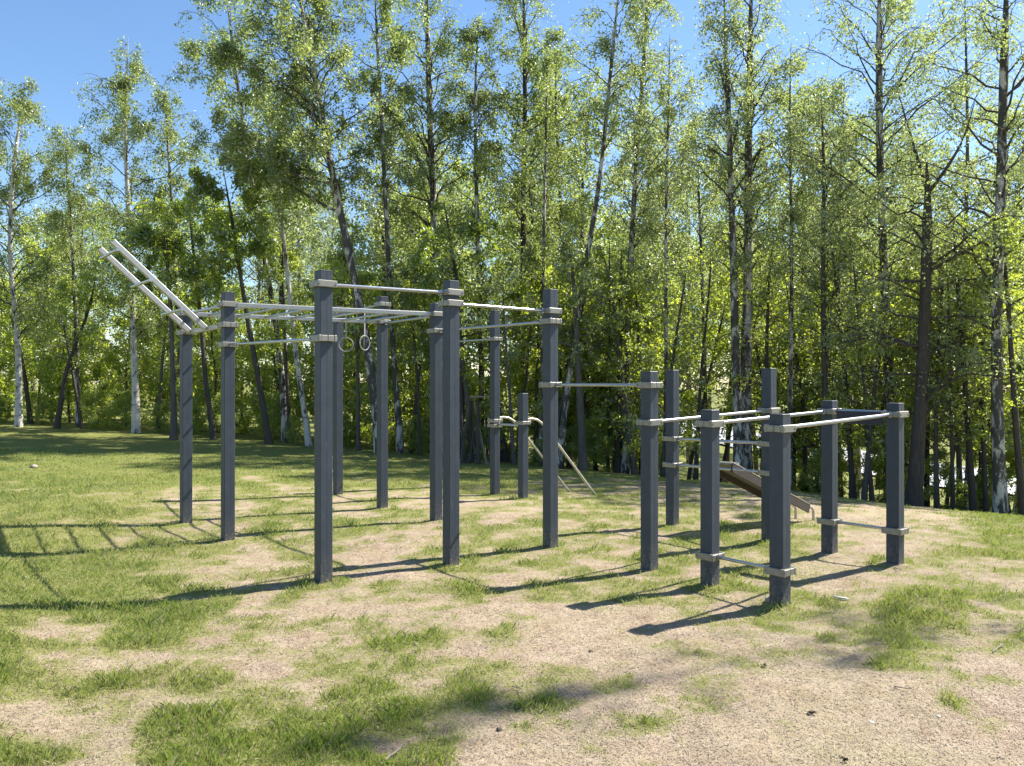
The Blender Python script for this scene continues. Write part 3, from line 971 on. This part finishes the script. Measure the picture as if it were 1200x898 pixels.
T('birch_tree', 'slender birch in the sky gap between the narrow birch and the big leaning one', M_BIRCHD, 23, [(214, 512), (210, 400), (204, 280), (196, 160), (193, 95)], 6, 330, 1.6, 7000, M_LBIRCH, 0.055, up=48, seed=41, nb=44)
T('birch_tree', 'slender birch filling the gap between the two left birches', M_BIRCHD, 23.5, [(92, 508), (90, 400), (84, 280), (78, 190), (75, 150)], 6, 330, 1.7, 8000, M_LBIRCH, 0.055, up=48, seed=42, nb=44)
T('leaning_tree', 'dark slender tree leaning left behind the second post from the left', M_BARK, 20.5, [(316, 525), (304, 450), (289, 370), (277, 290), (262, 200)], 8, 330, 2.3, 8500, M_LDARK, 0.075, up=35, seed=6)
T('leaning_tree', 'thin dark leaning stem just left of the second post from the left', M_BARK, 21, [(251, 518), (241, 450), (236, 380), (226, 290), (220, 230)], 6.5, 340, 1.8, 5000, M_LBRIGHT, 0.08, up=35, seed=7)
T('young_tree', 'brown stem rising beside the leftmost post of the frame', M_BARKG, 20.5, [(204, 520), (203, 450), (200, 360), (192, 260)], 8, 360, 1.8, 5000, M_LDARK, 0.075, up=38, seed=8)
T('birch_tree', 'tall birch with dark straight trunk behind the middle posts, crown past the top', M_BIRCHD, 22.5, [(503, 545), (506, 440), (511, 300), (504, 150), (500, 0), (498, -60)], 13, 330, 2.9, 17000, M_LBIRCH, 0.06, up=45, hang=0.45, seed=9, nb=70, nt=8)
T('birch_tree', 'straight dark-stemmed birch directly above the short post', M_BARK, 22.5, [(610, 545), (613, 400), (613, 250), (616, 100), (612, -60)], 10, 300, 2.7, 15000, M_LBIRCH, 0.06, up=48, hang=0.45, seed=10, nb=66, nt=8)
T('birch_tree', 'grey birch whose long trunk leans right across the sky gap, centre', M_BIRCHD, 19.5, [(655, 553), (668, 430), (689, 290), (702, 230), (712, 120), (724, 0), (730, -60)], 8.5, 200, 1.6, 4200, M_LBIRCH, 0.055, up=45, seed=11, nb=30)
T('birch_tree', 'slim birch just right of the sky gap, forked low with many upright limbs', M_BIRCHD, 19.8, [(733, 556), (734, 430), (739, 300), (747, 170), (757, 40), (761, -60)], 9, 300, 2.2, 9500, M_LGREY, 0.055, up=52, seed=12, nb=50,
  limbs=[[(736, 300, 0), (760, 270, 0), (790, 220, .3), (812, 150, .5)]])
T('birch_tree', 'left stem of the close pair of birches behind the waist-high bars', M_BIRCHD, 18, [(866, 566), (864, 470), (860, 330), (856, 200), (851, 60), (848, -20)], 12, 330, 1.7, 6500, M_LGREY, 0.052, up=55, seed=13, nb=44)
T('birch_tree', 'right taller stem of the close pair of birches, shaggy grey bark at the foot', M_BIRCHD, 18.3, [(874, 567), (873, 470), (877, 300), (877, 150), (880, 0), (882, -60)], 15, 320, 2.1, 9000, M_LGREY, 0.052, up=55, seed=14, nb=52)
T('birch_tree', 'tall straight birch above the far corner post, sparse grey-green crown', M_BIRCHD, 17, [(1046, 590), (1043, 480), (1037, 340), (1031, 200), (1030, 80), (1031, -60)], 12, 330, 2.9, 11500, M_LGREY, 0.050, up=38, droop=0.2, seed=15, nb=56, nt=8, taper=0.55)
T('forked_tree', 'dark nearly bare tree forking into a wide V right of the last post', M_BARK, 15.6, [(1071, 602), (1077, 500), (1083, 400), (1086, 300), (1088, 228), (1086, 190)], 17, 480, 2.0, 2600, M_LGREY, 0.05, up=15, droop=0.3, seed=16, nb=26, nt=7, taper=0.6,
  limbs=[[(1088, 228, 0), (1078, 195, .2), (1063, 145, .4), (1050, 100, .5)], [(1088, 226, 0), (1108, 200, -.3), (1130, 165, -.5), (1142, 120, -.6)], [(1083, 412, 0), (1055, 396, .3), (1020, 394, .5), (975, 405, .8)], [(1086, 320, 0), (1120, 300, -.4), (1160, 280, -.8), (1200, 250, -1)], [(1079, 480, 0), (1100, 452, -.3), (1118, 430, -.5), (1160, 424, -.8)], [(1087, 290, 0), (1066, 262, .4), (1050, 250, .6)]])
T('birch_tree', 'white-barked birch at the right edge, trunk full height of the photo', M_BIRCHD, 15, [(1173, 612), (1169, 500), (1167, 400), (1172, 250), (1176, 100), (1181, -60)], 14, 420, 2.4, 9000, M_LGREY, 0.048, up=35, droop=0.2, seed=17, nb=52, nt=8, taper=0.6)
T('leaning_tree', 'dark leaning stem at the far right border beside the white birch', M_BARK, 15, [(1200, 614), (1192, 520), (1186, 430), (1180, 330), (1170, 240)], 9, 380, 1.6, 2600, M_LBRIGHT, 0.06, seed=18)
T('young_tree', 'straight dark stem rising behind the far left corner of the low square section', M_BARK, 17, [(968, 585), (967, 460), (964, 330), (966, 200), (962, 110)], 8.5, 400, 1.9, 6500, M_LGREY, 0.052, up=45, seed=19, nb=44)
T('young_tree', 'grey stem with upswept limbs between the birch pair and the corner stem', M_BARKG, 18.5, [(985, 585), (980, 430), (984, 300), (985, 180), (990, 90)], 6, 330, 2.0, 7500, M_LGREY, 0.052, up=50, seed=20, nb=44)
T('young_tree', 'thin grey birch filling the sky between the slim birch and the pair', M_BIRCHD, 21, [(828, 565), (826, 430), (822, 300), (818, 200), (812, 130)], 6, 320, 1.8, 7000, M_LGREY, 0.055, up=55, seed=21, nb=40)
T('birch_tree', 'thin birch standing behind and right of the centre trunk', M_BIRCHD, 21.5, [(563, 548), (565, 430), (560, 300), (556, 120), (560, 20)], 8, 260, 2.2, 9000, M_LBIRCH, 0.06, up=50, seed=22)
T('birch_tree', 'birch with yellow-green crown left of the centre trunk', M_BIRCHD, 20.5, [(470, 548), (462, 430), (455, 300), (448, 160), (440, 10), (438, -50)], 8, 230, 2.1, 9500, M_LBIRCH, 0.06, up=48, seed=23)
T('alder_tree', 'dark dense-leaved tree below the centre birch crown', M_BARK, 20.5, [(540, 550), (541, 450), (536, 330), (520, 235)], 9, 400, 2.1, 7000, M_LDARK, 0.08, up=30, seed=24)
T('young_tree', 'stem between the white birch and the border with a thin reddish crown', M_BARKG, 17.5, [(1125, 600), (1122, 470), (1128, 330), (1135, 190), (1132, 60), (1130, -30)], 6.5, 330, 2.0, 6500, M_LGREY, 0.05, up=42, seed=25)
T('birch_tree', 'birch crown between the leaning centre trunk and the straight dark one', M_BIRCHD, 22, [(668, 548), (664, 430), (660, 300), (652, 150), (650, 30)], 7, 280, 1.7, 6500, M_LBIRCH, 0.06, up=50, seed=26)
T('birch_tree', 'birch with hanging foliage at the top between white leaner and centre', M_BIRCHD, 22, [(335, 515), (328, 400), (300, 250), (280, 110), (268, 20), (262, -40)], 8, 220, 2.0, 9000, M_LBIRCH, 0.06, up=45, hang=0.5, seed=27)
T('birch_tree', 'slim upright birch just left of the rightmost tall post', M_BIRCHD, 20, [(634, 553), (636, 430), (637, 280), (640, 140), (641, 60)], 6, 330, 1.4, 4500, M_LBIRCH, 0.058, up=52, seed=43)
T('birch_tree', 'slim upright birch behind the single-bar end post', M_BIRCHD, 19, [(779, 562), (781, 430), (780, 280), (783, 140), (785, 40)], 6, 330, 1.5, 5000, M_LGREY, 0.055, up=52, seed=44)
T('birch_tree', 'slim upright birch left of the far corner post', M_BIRCHD, 18, [(925, 577), (927, 430), (928, 280), (925, 140), (927, 50)], 6, 330, 1.5, 5000, M_LGREY, 0.055, up=52, seed=45)
T('young_tree', 'thin dead-looking grey stem by the pale road gap at right', M_BARKG, 16.5, [(1098, 602), (1096, 520), (1099, 430), (1104, 330), (1110, 250)], 6, 420, 1.5, 2600, M_LGREY, 0.05, up=30, seed=28)

# pole stems crowding along the edge of the wood
pole_list = [(36, 500, 5), (66, 502, 6), (96, 505, 4), (185, 512, 4), (340, 525, 5), (388, 535, 6), (420, 540, 5), (482, 548, 6), (492, 550, 4), (556, 549, 7), (592, 551, 9), (602, 552, 5),
             (628, 553, 5), (642, 553, 6), (684, 558, 10), (699, 558, 5), (712, 560, 4), (724, 561, 9), (745, 562, 6), (757, 562, 5), (776, 563, 5), (806, 565, 4), (815, 566, 5), (843, 567, 4),
             (893, 570, 6), (912, 573, 5), (930, 575, 5), (944, 578, 6), (955, 580, 4), (1000, 586, 7), (1012, 588, 6), (1022, 589, 5), (1062, 595, 4), (1086, 598, 6), (1108, 602, 4), (1117, 603, 5), (1131, 604, 4), (1141, 605, 8), (1149, 606, 5), (1156, 607, 6), (1185, 610, 4)]
LM = [(0, 'the left border'), (218, 'the leftmost post'), (267, 'the second post'), (379, 'the nearest tall post'), (448, 'the ring post'), (520, 'the middle posts'), (580, 'the rear tall post'),
      (613, 'the rear short post'), (645, 'the rightmost tall post'), (761, 'the single-bar end post'), (788, 'the wall-bar post'), (832, 'the left front post'), (905, 'the nearest low post'),
      (972, 'the far corner post'), (1049, 'the last post'), (1200, 'the right border')]
ORD = ['first', 'second', 'third', 'fourth', 'fifth', 'sixth', 'seventh', 'eighth', 'ninth', 'tenth', 'eleventh', 'twelfth']
def pole_label(x):
    j = max(i for i in range(len(LM)) if LM[i][0] <= x)
    sib = sorted(q[0] for q in pole_list if LM[j][0] <= q[0] < LM[j + 1][0])
    return '%s slender woodland stem between %s and %s' % (ORD[sib.index(x)] if len(sib) > 1 else 'only', LM[j][1], LM[j + 1][1])
pr = np.random.default_rng(5)
for k, (x, y, wd) in enumerate(pole_list):
    r_ = (x - 600) / F
    dc = float(np.interp(r_, CR, CD)) + 0.3 + pr.random() * 2.2
    lean = pr.normal(0, 22); top = 250 + pr.random() * 110
    left = x < 740
    T('pole_tree', pole_label(x), M_BARK if pr.random() < 0.75 else M_BARKG, dc,
      [(x, y), (x + lean * .4 + pr.normal(0, 2), y - (y - top) * .4), (x + lean + pr.normal(0, 2), top + 40), (x + lean * 1.3, top)], wd * 1.05,
      430 if left else 525, 1.1 + pr.random() * .5, int((1500 if left else 900) + 1200 * pr.random()), [M_LBRIGHT, M_LBRIGHT, M_LBIRCH][k % 3], 0.07, up=28, droop=0.3, hang=0.2, nb=26 if left else 42, nt=5, bmat=M_BARKG, spread=0.06,
      group='young trees crowding the wood edge', seed=300 + k)

# shared variants for the wood behind
def variant(seed, H, r0, P, bark, leafmat, lsize, lean=0.4, n=14):
    rg = np.random.default_rng(seed)
    z = np.linspace(0, H, n); a = rg.random() * 6.28
    path = np.stack([np.cos(a) * lean * (z / H) ** 1.5 + np.cumsum(rg.normal(0, 0.03, n)), np.sin(a) * lean * (z / H) ** 1.5 + np.cumsum(rg.normal(0, 0.03, n)), z - 0.2], -1)
    rad = r0 * (1 - 0.85 * np.linspace(0, 1, n)); rad[0] *= 1.3
    return tree_meshes(path, rad, P, rg, bark, leafmat, lsize)

def pp(**k):
    d = dict(nb=40, h0=0.1, L=1.6, up=35, droop=0.4, nt=7, hang=0.3, leaves=9000, spread=0.09, bmat=M_BARK); d.update(k); return d

UNDER = [variant(51, 4.6, 0.05, pp(h0=0.04, L=1.7, leaves=7500, nb=40), M_BARK, M_LBRIGHT, 0.10),
         variant(52, 5.6, 0.06, pp(h0=0.06, L=1.9, leaves=8500, nb=44, up=28), M_BARKG, M_LBRIGHT, 0.095),
         variant(53, 5.0, 0.06, pp(h0=0.05, L=1.8, leaves=8000, nb=44, up=30), M_BARK, M_LBRIGHT, 0.085),
         variant(54, 6.4, 0.07, pp(h0=0.10, L=2.0, leaves=8500, nb=48, up=38), M_BARKG, M_LBIRCH, 0.085),
         variant(55, 3.0, 0.03, pp(h0=0.02, L=1.4, leaves=7000, nb=36, up=40), M_BARKG, M_LBRIGHT, 0.085)]
TALL = [variant(61, 10.5, 0.12, pp(h0=0.42, L=2.6, leaves=9500, nb=60, up=42, spread=0.12), M_BIRCHD, M_LBIRCH, 0.085),
        variant(62, 11.0, 0.13, pp(h0=0.38, L=3.0, leaves=10500, nb=60, up=32, spread=0.13), M_BARK, M_LDARK, 0.10),
        variant(63, 9.5, 0.10, pp(h0=0.42, L=2.2, leaves=7500, nb=50, up=50, spread=0.11), M_BIRCHD, M_LGREY, 0.08),
        variant(64, 10.0, 0.11, pp(h0=0.35, L=2.8, leaves=10500, nb=60, up=35, spread=0.13), M_BARKG, M_LBRIGHT, 0.10)]

wr = np.random.default_rng(11)
def scatter(kind, specs):
    for (px, d, ms, sc, name, label, group, cat) in specs:
        x = (px - 600) / F * d
        place_tree(name, label, group, (x, d, gzf(x, d)), ms, sc, wr.random() * 6.28, cat)

specs = []
# leafy undergrowth right behind the first stems (left and centre dense, right side lifted and thinner)
for px in np.arange(-230, 760, 46):
    for row in range(2):
        x_ = px + wr.normal(0, 14) + row * 23
        d = float(np.interp((x_ - 600) / F, CR, CD)) + (3.0 if x_ < 450 else 2.0) + row * 2.8 + wr.random() * 1.4
        k = wr.choice([0, 1, 1, 3, 4, 0, 2])
        specs.append((x_, d, UNDER[k], 0.85 + 0.3 * wr.random(), 'understorey_tree', 'bushy leafy sapling forming the green wall under the tall trees', 'leafy saplings under the tall trees', 'sapling'))
for px in np.arange(760, 1480, 52):
    x_ = px + wr.normal(0, 14)
    d = float(np.interp((x_ - 600) / F, CR, CD)) + 2.0 + wr.random() * 2.5
    if 780 < x_ < 905 or 1112 < x_ < 1150: continue
    k = wr.choice([0, 1, 1, 3])
    specs.append((x_, d, UNDER[k], 0.95 + 0.35 * wr.random(), 'understorey_tree', 'bushy leafy sapling forming the green wall under the tall trees', 'leafy saplings under the tall trees', 'sapling'))
for px in np.arange(-350, 1600, 84):
    for row, (dd_, lim) in enumerate(((7.5, 0), (13, 0), (21, 0))):
        x_ = px + wr.normal(0, 22) + row * 35
        base = float(np.interp((x_ - 600) / F, CR, CD))
        if x_ > 1120 and row == 2: continue
        if x_ > 760 and row == 1: continue
        if row == 0 and (x_ < 280 or 780 < x_ < 900 or int(px) % 168 < 84): continue
        d = base + dd_ + (3.0 if x_ < 500 else 0) + wr.random() * 3.0
        left = x_ < 290
        H_want = (447 - (240 if left else 215) + wr.normal(0, 16)) / F * d + CH
        zb = gzf((x_ - 600) / F * d, d)
        k = wr.integers(0, 4)
        Hs = [10.5, 11.0, 9.5, 10.0][k]
        specs.append((x_, d, TALL[k], max(0.4, (H_want - zb) / Hs), 'woodland_tree', 'leafy tree deeper in the wood behind the front row', 'trees deeper in the wood', 'tree'))
for px in np.arange(350, 1400, 84):
    x_ = px + wr.normal(0, 16); d = float(np.interp((x_ - 600) / F, CR, CD)) + 4.5 + wr.random() * 4
    H_want = (447 - 120 + wr.normal(0, 50)) / F * d + CH
    k = wr.choice([0, 2, 2]); Hs = [10.5, 11.0, 9.5, 10.0][k]
    specs.append((x_, d, TALL[k], (H_want - gzf((x_ - 600) / F * d, d)) / Hs, 'woodland_tree', 'tall thin birch filling the canopy behind the front row', 'thin birches of the second row', 'tree'))
for px in np.arange(-200, 1420, 36):
    x_ = px + wr.normal(0, 12)
    d = float(np.interp((x_ - 600) / F, CR, CD)) + 0.9 + wr.random() * 1.2
    if 780 < x_ < 900: continue
    specs.append((x_, d, UNDER[4], (0.22 + 0.25 * wr.random()), 'edge_shrub', 'knee-high leafy shoots at the foot of the front stems', 'low shoots along the wood edge', 'shrub'))
# far side of the road
for px in np.arange(500, 1500, 60):
    x_ = px + wr.normal(0, 20); d = 85 + wr.random() * 25
    H_want = (447 - 275 + wr.normal(0, 20)) / F * d + CH
    specs.append((x_, d, TALL[wr.integers(0, 4)], (H_want + 3) / 10.2, 'woodland_tree', 'distant tree beyond the pale road', 'distant trees beyond the road', 'tree'))
for px, d in ((700, 46), (742, 40), (790, 52), (828, 44), (868, 55), (905, 42), (950, 50), (1005, 45), (765, 29), (812, 31), (850, 28), (885, 32), (1030, 33), (1075, 30), (630, 33), (675, 31), (722, 34)):
    zb = gzf((px - 600) / F * d, d)
    specs.append((px, d, TALL[[0, 3, 1, 3][int(px) % 4]], ((447 - 290) / F * d + CH - zb) / 10.2, 'woodland_tree', 'tree between the wood and the pale road, seen through the stems', 'trees before the road', 'tree'))
scatter('x', specs)

# a tree outside the frame on the right: its thin top shades the grass at lower right
def top_tufts(p):
    z = p[:, 2]
    return (((z > 10.3) | ((z > 7.3) & (z < 8.9))) * (vnoise(p[:, 0] * 2.2 + 50, p[:, 2] * 2.2 + 50, 8) > 0.45)).astype(float) + 0.01
T('birch_tree', 'sparse birch beyond the right border that dapples the lawn', M_BIRCHD, 8.4, [(1560, 640), (1560, 300), (1554, -130), (1560, -700)], 3.5, -150, 0.85, 1000, M_LGREY, 0.055, up=35, seed=77, nb=34, dens=top_tufts)

# ---------------------------------------------------------------- lean-to of sticks against a dark trunk
den = empty('stick_lean_to', (at(555, 548, 19.0)[0], 18.4, gzf(at(555, 548, 19.0)[0], 18.4)), 'rough lean-to of pale and dark sticks against trunks, under a flat board', 'stick den')
DO = Vector(den.location)
sticks = [((549, 546), (562, 466), .022, 1), ((570, 548), (554, 466), .03, 0), ((571, 550), (558, 500), .03, 0), ((541, 548), (552, 470), .035, 1), ((546, 549), (540, 468), .05, 1), ((553, 549), (552, 470), .06, 1), ((560, 549), (560, 468), .055, 1),
          ((536, 547), (545, 480), .03, 1), ((532, 546), (545, 498), .018, 0), ((564, 549), (548, 490), .02, 1), ((576, 549), (566, 480), .025, 1), ((539, 549), (548, 478), .02, 0)]
for k, (a, b, r_, dk) in enumerate(sticks):
    p = Vector(at(a[0], a[1], 18.3 + 0.2 * (k % 3))); q = Vector(at(b[0], b[1], 18.7 + 0.1 * (k % 3)))
    p.z = gzf(p.x, p.y) - 0.03
    mb = MB(); m_ = p.lerp(q, .5) + Vector((random.uniform(-.04, .04), 0, random.uniform(-.03, .03)))
    mb.tube([p - DO, m_ - DO, q - DO], [r_, r_ * .85, r_ * .6], 7)
    mb.build('stick', M_BARK if dk else M_TWIG, den, True)
mb = MB(); c = Vector(at(563, 465, 18.6)); mb.box(None, (0.52, 0.35, 0.035), 0, 0.005, Matrix.Translation(c - DO) @ Matrix.Rotation(0.1, 4, 'Z'))
mb.build('board', M_TWIG, den)

# ---------------------------------------------------------------- grass and litter
def ground_points(n, y0, y1, power, rg, fan=0.80):
    # more points near the viewer, where single blades can be seen
    t = rg.random(n)
    y = y0 * (y1 / y0) ** (t ** power)
    x = (rg.random(n) * 2 - 1) * fan * y
    return x, y

gr = np.random.default_rng(3)
def blades(name, n, y0, y1, power, hmin, hmax, wid, mat, mode, rg):
    x, y = ground_points(n, y0, y1, power, rg)
    g = grass_map(x, y)
    if mode == 'grass':
        keep = rg.random(n) < np.clip((g - 0.30) * 1.6, 0.03, 0.85)
    else:
        keep = rg.random(n) < np.clip(1.25 - g, 0.15, 1.0)
    x, y, g = x[keep], y[keep], g[keep]; n = len(x)
    if mode == 'grass':      # pull blades into tufts
        x = x + 0.012 * rg.normal(size=n); y = y + 0.012 * rg.normal(size=n)
    z = gz(x, y)
    sc = np.clip(y / 5.0, 0.8, 2.0)
    az = rg.random(n) * 6.283
    if mode == 'grass':
        vig = np.clip((g - .3) * 1.7, .25, 1) * (0.45 + 1.3 * vnoise(x * 5.3, y * 5.3, 77) ** 1.5 + 0.5 * vnoise(x * 17, y * 17, 78) ** 2)
        h = (hmin + (hmax - hmin) * rg.random(n) ** 1.5) * vig
        lean = h * (0.2 + 0.75 * rg.random(n))
        wv = wid * sc * (0.7 + 0.6 * rg.random(n))
        dx, dy = np.cos(az), np.sin(az); sx, sy = -dy, dx
        V = np.empty((n, 4, 3))
        V[:, 0] = np.stack([x - sx * wv / 2, y - sy * wv / 2, z - 0.004], -1)
        V[:, 1] = np.stack([x + sx * wv / 2, y + sy * wv / 2, z - 0.004], -1)
        V[:, 2] = np.stack([x + dx * lean * .35 + sx * wv * .4, y + dy * lean * .35 + sy * wv * .4, z + h * .62], -1)
        V[:, 3] = np.stack([x + dx * lean, y + dy * lean, z + h], -1)
        F3 = (np.arange(n) * 4)[:, None] + np.array([[0, 1, 2, 0, 2, 3]])
        F3 = F3.reshape(-1, 3)
        rnd = np.clip(0.45 * vnoise(x * 1.3, y * 1.3, 5) + 0.45 * rg.random(n) + 0.8 * (0.62 - g), 0, 1)
        me = mesh_np(name, V.reshape(-1, 3), None, F3, mat, False, {'rnd': np.repeat(rnd, 4)})
    else:
        h = (hmin + (hmax - hmin) * rg.random(n)) 
        wv = wid * sc * (0.6 + 0.8 * rg.random(n))
        dx, dy = np.cos(az), np.sin(az); sx, sy = -dy, dx
        tilt = rg.normal(0, 0.18, n) * h
        zz = z + 0.004 + np.abs(tilt) * .5
        V = np.empty((n, 3, 3))
        V[:, 0] = np.stack([x - dx * h / 2 - sx * wv / 2, y - dy * h / 2 - sy * wv / 2, zz - tilt / 2], -1)
        V[:, 1] = np.stack([x - dx * h / 2 + sx * wv / 2, y - dy * h / 2 + sy * wv / 2, zz - tilt / 2], -1)
        V[:, 2] = np.stack([x + dx * h / 2, y + dy * h / 2, zz + tilt / 2], -1)
        F3 = np.arange(n * 3).reshape(-1, 3)
        me = mesh_np(name, V.reshape(-1, 3), None, F3, mat, False, {'rnd': np.repeat(rg.random(n), 3)})
    return link(name, me)
o = blades('grass', 590000, 3.0, 17.0, 0.9, 0.008, 0.046, 0.0026, M_BLADE, 'grass', gr)
o2 = blades('dry_stems', 50000, 3.0, 12.0, 0.9, 0.010, 0.045, 0.0013, M_STALK, 'grass', gr)
tag(o2, 'dry upright stems standing in the short grass', 'dry grass', kind='stuff')
tag(o, 'short patchy yellow-green grass growing over the lawn', 'grass', kind='stuff')
o = blades('straw_litter', 100000, 3.0, 11.0, 0.9, 0.012, 0.045, 0.0032, M_STRAW, 'straw', gr)
tag(o, 'dry straw and clippings lying on the bare earth', 'litter', kind='stuff')

o = blades('leaf_crumbs', 110000, 3.0, 10.0, 0.85, 0.006, 0.022, 0.0055, M_CRUMB, 'straw', gr)
tag(o, 'brown crumbs of last year\'s leaves strewn over the bare ground', 'litter', kind='stuff')
# pebbles and crumbs of earth
def pebbles(n, rg):
    x, y = ground_points(n, 3.1, 10, 0.8, rg, 0.75)
    g = grass_map(x, y); k = g < 0.45; x, y = x[k], y[k]; n = len(x)
    z = gz(x, y); s = 0.002 + 0.006 * rg.random(n) ** 4
    oc = np.array([[1, 0, 0], [0, 1, 0], [-1, 0, 0], [0, -1, 0], [0, 0, .7], [0, 0, -.5]], float)
    V = oc[None] * s[:, None, None] * (0.7 + 0.6 * rg.random((n, 6, 1)))
    V += np.stack([x, y, z + s * 0.2], -1)[:, None]
    f = np.array([[0, 1, 4], [1, 2, 4], [2, 3, 4], [3, 0, 4], [1, 0, 5], [2, 1, 5], [3, 2, 5], [0, 3, 5]])
    F3 = ((np.arange(n) * 6)[:, None, None] + f[None]).reshape(-1, 3)
    return link('gravel', mesh_np('gravel', V.reshape(-1, 3), None, F3, M_STONE))
tag(pebbles(6000, gr), 'small grit and crumbs of earth on the bare patches', 'gravel', kind='stuff')

def gpt(px, py):
    d = 1.6 * F / max(py - HY, 20)
    for _ in range(6):
        x = (px - 600) / F * d
        d = (CH - gzf(x, d)) * F / (py - HY)
    return (px - 600) / F * d, d

def rock(name, px, py, size, label, mat, flat=0.6, seed=0):
    rg = np.random.default_rng(seed)
    x, y = gpt(px, py)
    mb = MB(); n, m_ = 9, 6
    for i in range(m_ + 1):
        th = math.pi * i / m_
        for j in range(n):
            ph = 2 * math.pi * j / n; r_ = size * (0.8 + 0.35 * rg.random())
            mb.V.append((r_ * math.sin(th) * math.cos(ph), r_ * math.sin(th) * math.sin(ph), r_ * math.cos(th) * flat))
    for i in range(m_):
        for j in range(n):
            a = i * n + j; b = i * n + (j + 1) % n
            mb.Q.append((a, a + n, b + n, b))
    o = mb.build(name, mat, None, True); o.location = (x, y, gzf(x, y) + size * flat * 0.35)
    tag(o, label, 'stone'); return o
rock('stone', 903, 705, 0.048, 'small rounded grey stone at the foot of the nearest post', M_STONE, 0.75, 1)
rock('stone', 40, 548, 0.07, 'small grey stone on the far lawn at left', M_STONE, 0.6, 2)
rock('stone', 1021, 847, 0.013, 'little white stone in the bare ground at lower right', M_PALE, 0.5, 3)
rock('stone', 1100, 840, 0.010, 'tiny pale stone right of the little white one', M_PALE, 0.5, 4)
rock('stone', 585, 856, 0.016, 'tiny dark stone on bare ground at bottom centre', M_BARK, 0.6, 5)
rock('stone', 692, 764, 0.015, 'tiny dark stone on bare ground in the middle foreground', M_BARK, 0.6, 6)

def curved_strip(px, py, label):
    x, y = gpt(px, py)
    mb = MB(); pts = []
    for k in range(9):
        a = -0.9 + 1.8 * k / 8
        pts.append(Vector((-0.10 * math.sin(a) * -1, 0.06 * (1 - math.cos(a)) * 1.2 - 0.03 * math.sin(a), 0.014 + 0.006 * math.cos(a))))
    mb.tube(pts, [0.004, 0.009, 0.012, 0.014, 0.014, 0.013, 0.012, 0.009, 0.004], 6)
    o = mb.build('bark_curl', M_PALE, None, True); o.location = (x, y, gzf(x, y)); o.rotation_euler = (0, 0, -0.35)
    o.scale = (0.75,) * 3; tag(o, label, 'litter')
curved_strip(985, 703, 'curled strip of white birch bark lying right of the nearest post')

def twig(px0, py0, px1, py1, r_, label, mat=M_TWIG):
    a = gpt(px0, py0); b = gpt(px1, py1)
    A = Vector((a[0], a[1], gzf(*a) + r_ + 0.004)); B_ = Vector((b[0], b[1], gzf(*b) + r_ + 0.016))
    o = None
    mb = MB(); n = 6; pts = []
    for k in range(n):
        p = A.lerp(B_, k / (n - 1)); p.z = max(p.z, gzf(p.x, p.y) + r_)
        pts.append(p - A + Vector((random.uniform(-1, 1), random.uniform(-1, 1), 0)) * r_ * 0.8)
    mb.tube(pts, [r_ * (1 - 0.5 * k / (n - 1)) for k in range(n)], 6)
    m2 = pts[3]; mb.tube([m2, m2 + (pts[5] - pts[3]) * .6 + Vector((0.02, 0.03, 0.01))], [r_ * .5, r_ * .25], 5)
    o = mb.build('twig', mat, None, True); o.location = A
    tag(o, label, 'twig')
twig(447, 898, 472, 879, 0.007, 'pale twig lying in the grass at the bottom edge')
twig(1048, 666, 1056, 672, 0.006, 'short pale twig at the foot of the rightmost post')
twig(1163, 765, 1178, 758, 0.005, 'thin pale twig on the lawn at the right edge')
twig(600, 806, 612, 812, 0.004, 'thin dark twig on bare ground among small tufts at bottom centre')
twig(1048, 806, 1068, 812, 0.004, 'slender straw-coloured twig on bare earth at lower right')

# withered leaves lying about
def leaf_thing(px, py, s, label, seed):
    rg = np.random.default_rng(seed); x, y = gpt(px, py)
    mb = MB()
    for k in range(5):
        a = rg.random() * 6.28; c = Vector((math.cos(a), math.sin(a), 0)) * s * 0.5 * rg.random(); c.z = 0.006 + 0.01 * rg.random()
        a2 = rg.random() * 6.28; d = Vector((math.cos(a2), math.sin(a2), rg.random() * 0.6)) * s; e = Vector((-math.sin(a2), math.cos(a2), rg.random() * .5)) * s * 0.55
        b = mb.base(); mb.V += [tuple(c - d * .5), tuple(c + e * .5 + Vector((0, 0, .006))), tuple(c + d * .5), tuple(c - e * .5 + Vector((0, 0, .008)))]
        mb.T += [(b, b + 1, b + 2), (b, b + 2, b + 3)]
    o = mb.build('withered_leaves', M_DEAD, None); o.location = (x, y, gzf(x, y)); tag(o, label, 'leaf litter')
leaf_thing(952, 838, 0.034, 'dark crumpled dead leaves on the bare earth at lower right', 1)
leaf_thing(897, 782, 0.03, 'small dark tuft of dead leaves below the nearest post', 2)
leaf_thing(990, 893, 0.026, 'brown dead leaf at the bottom edge right of centre', 3)
leaf_thing(178, 752, 0.035, 'dark scrap of dead leaves beside the left grass patch', 4)
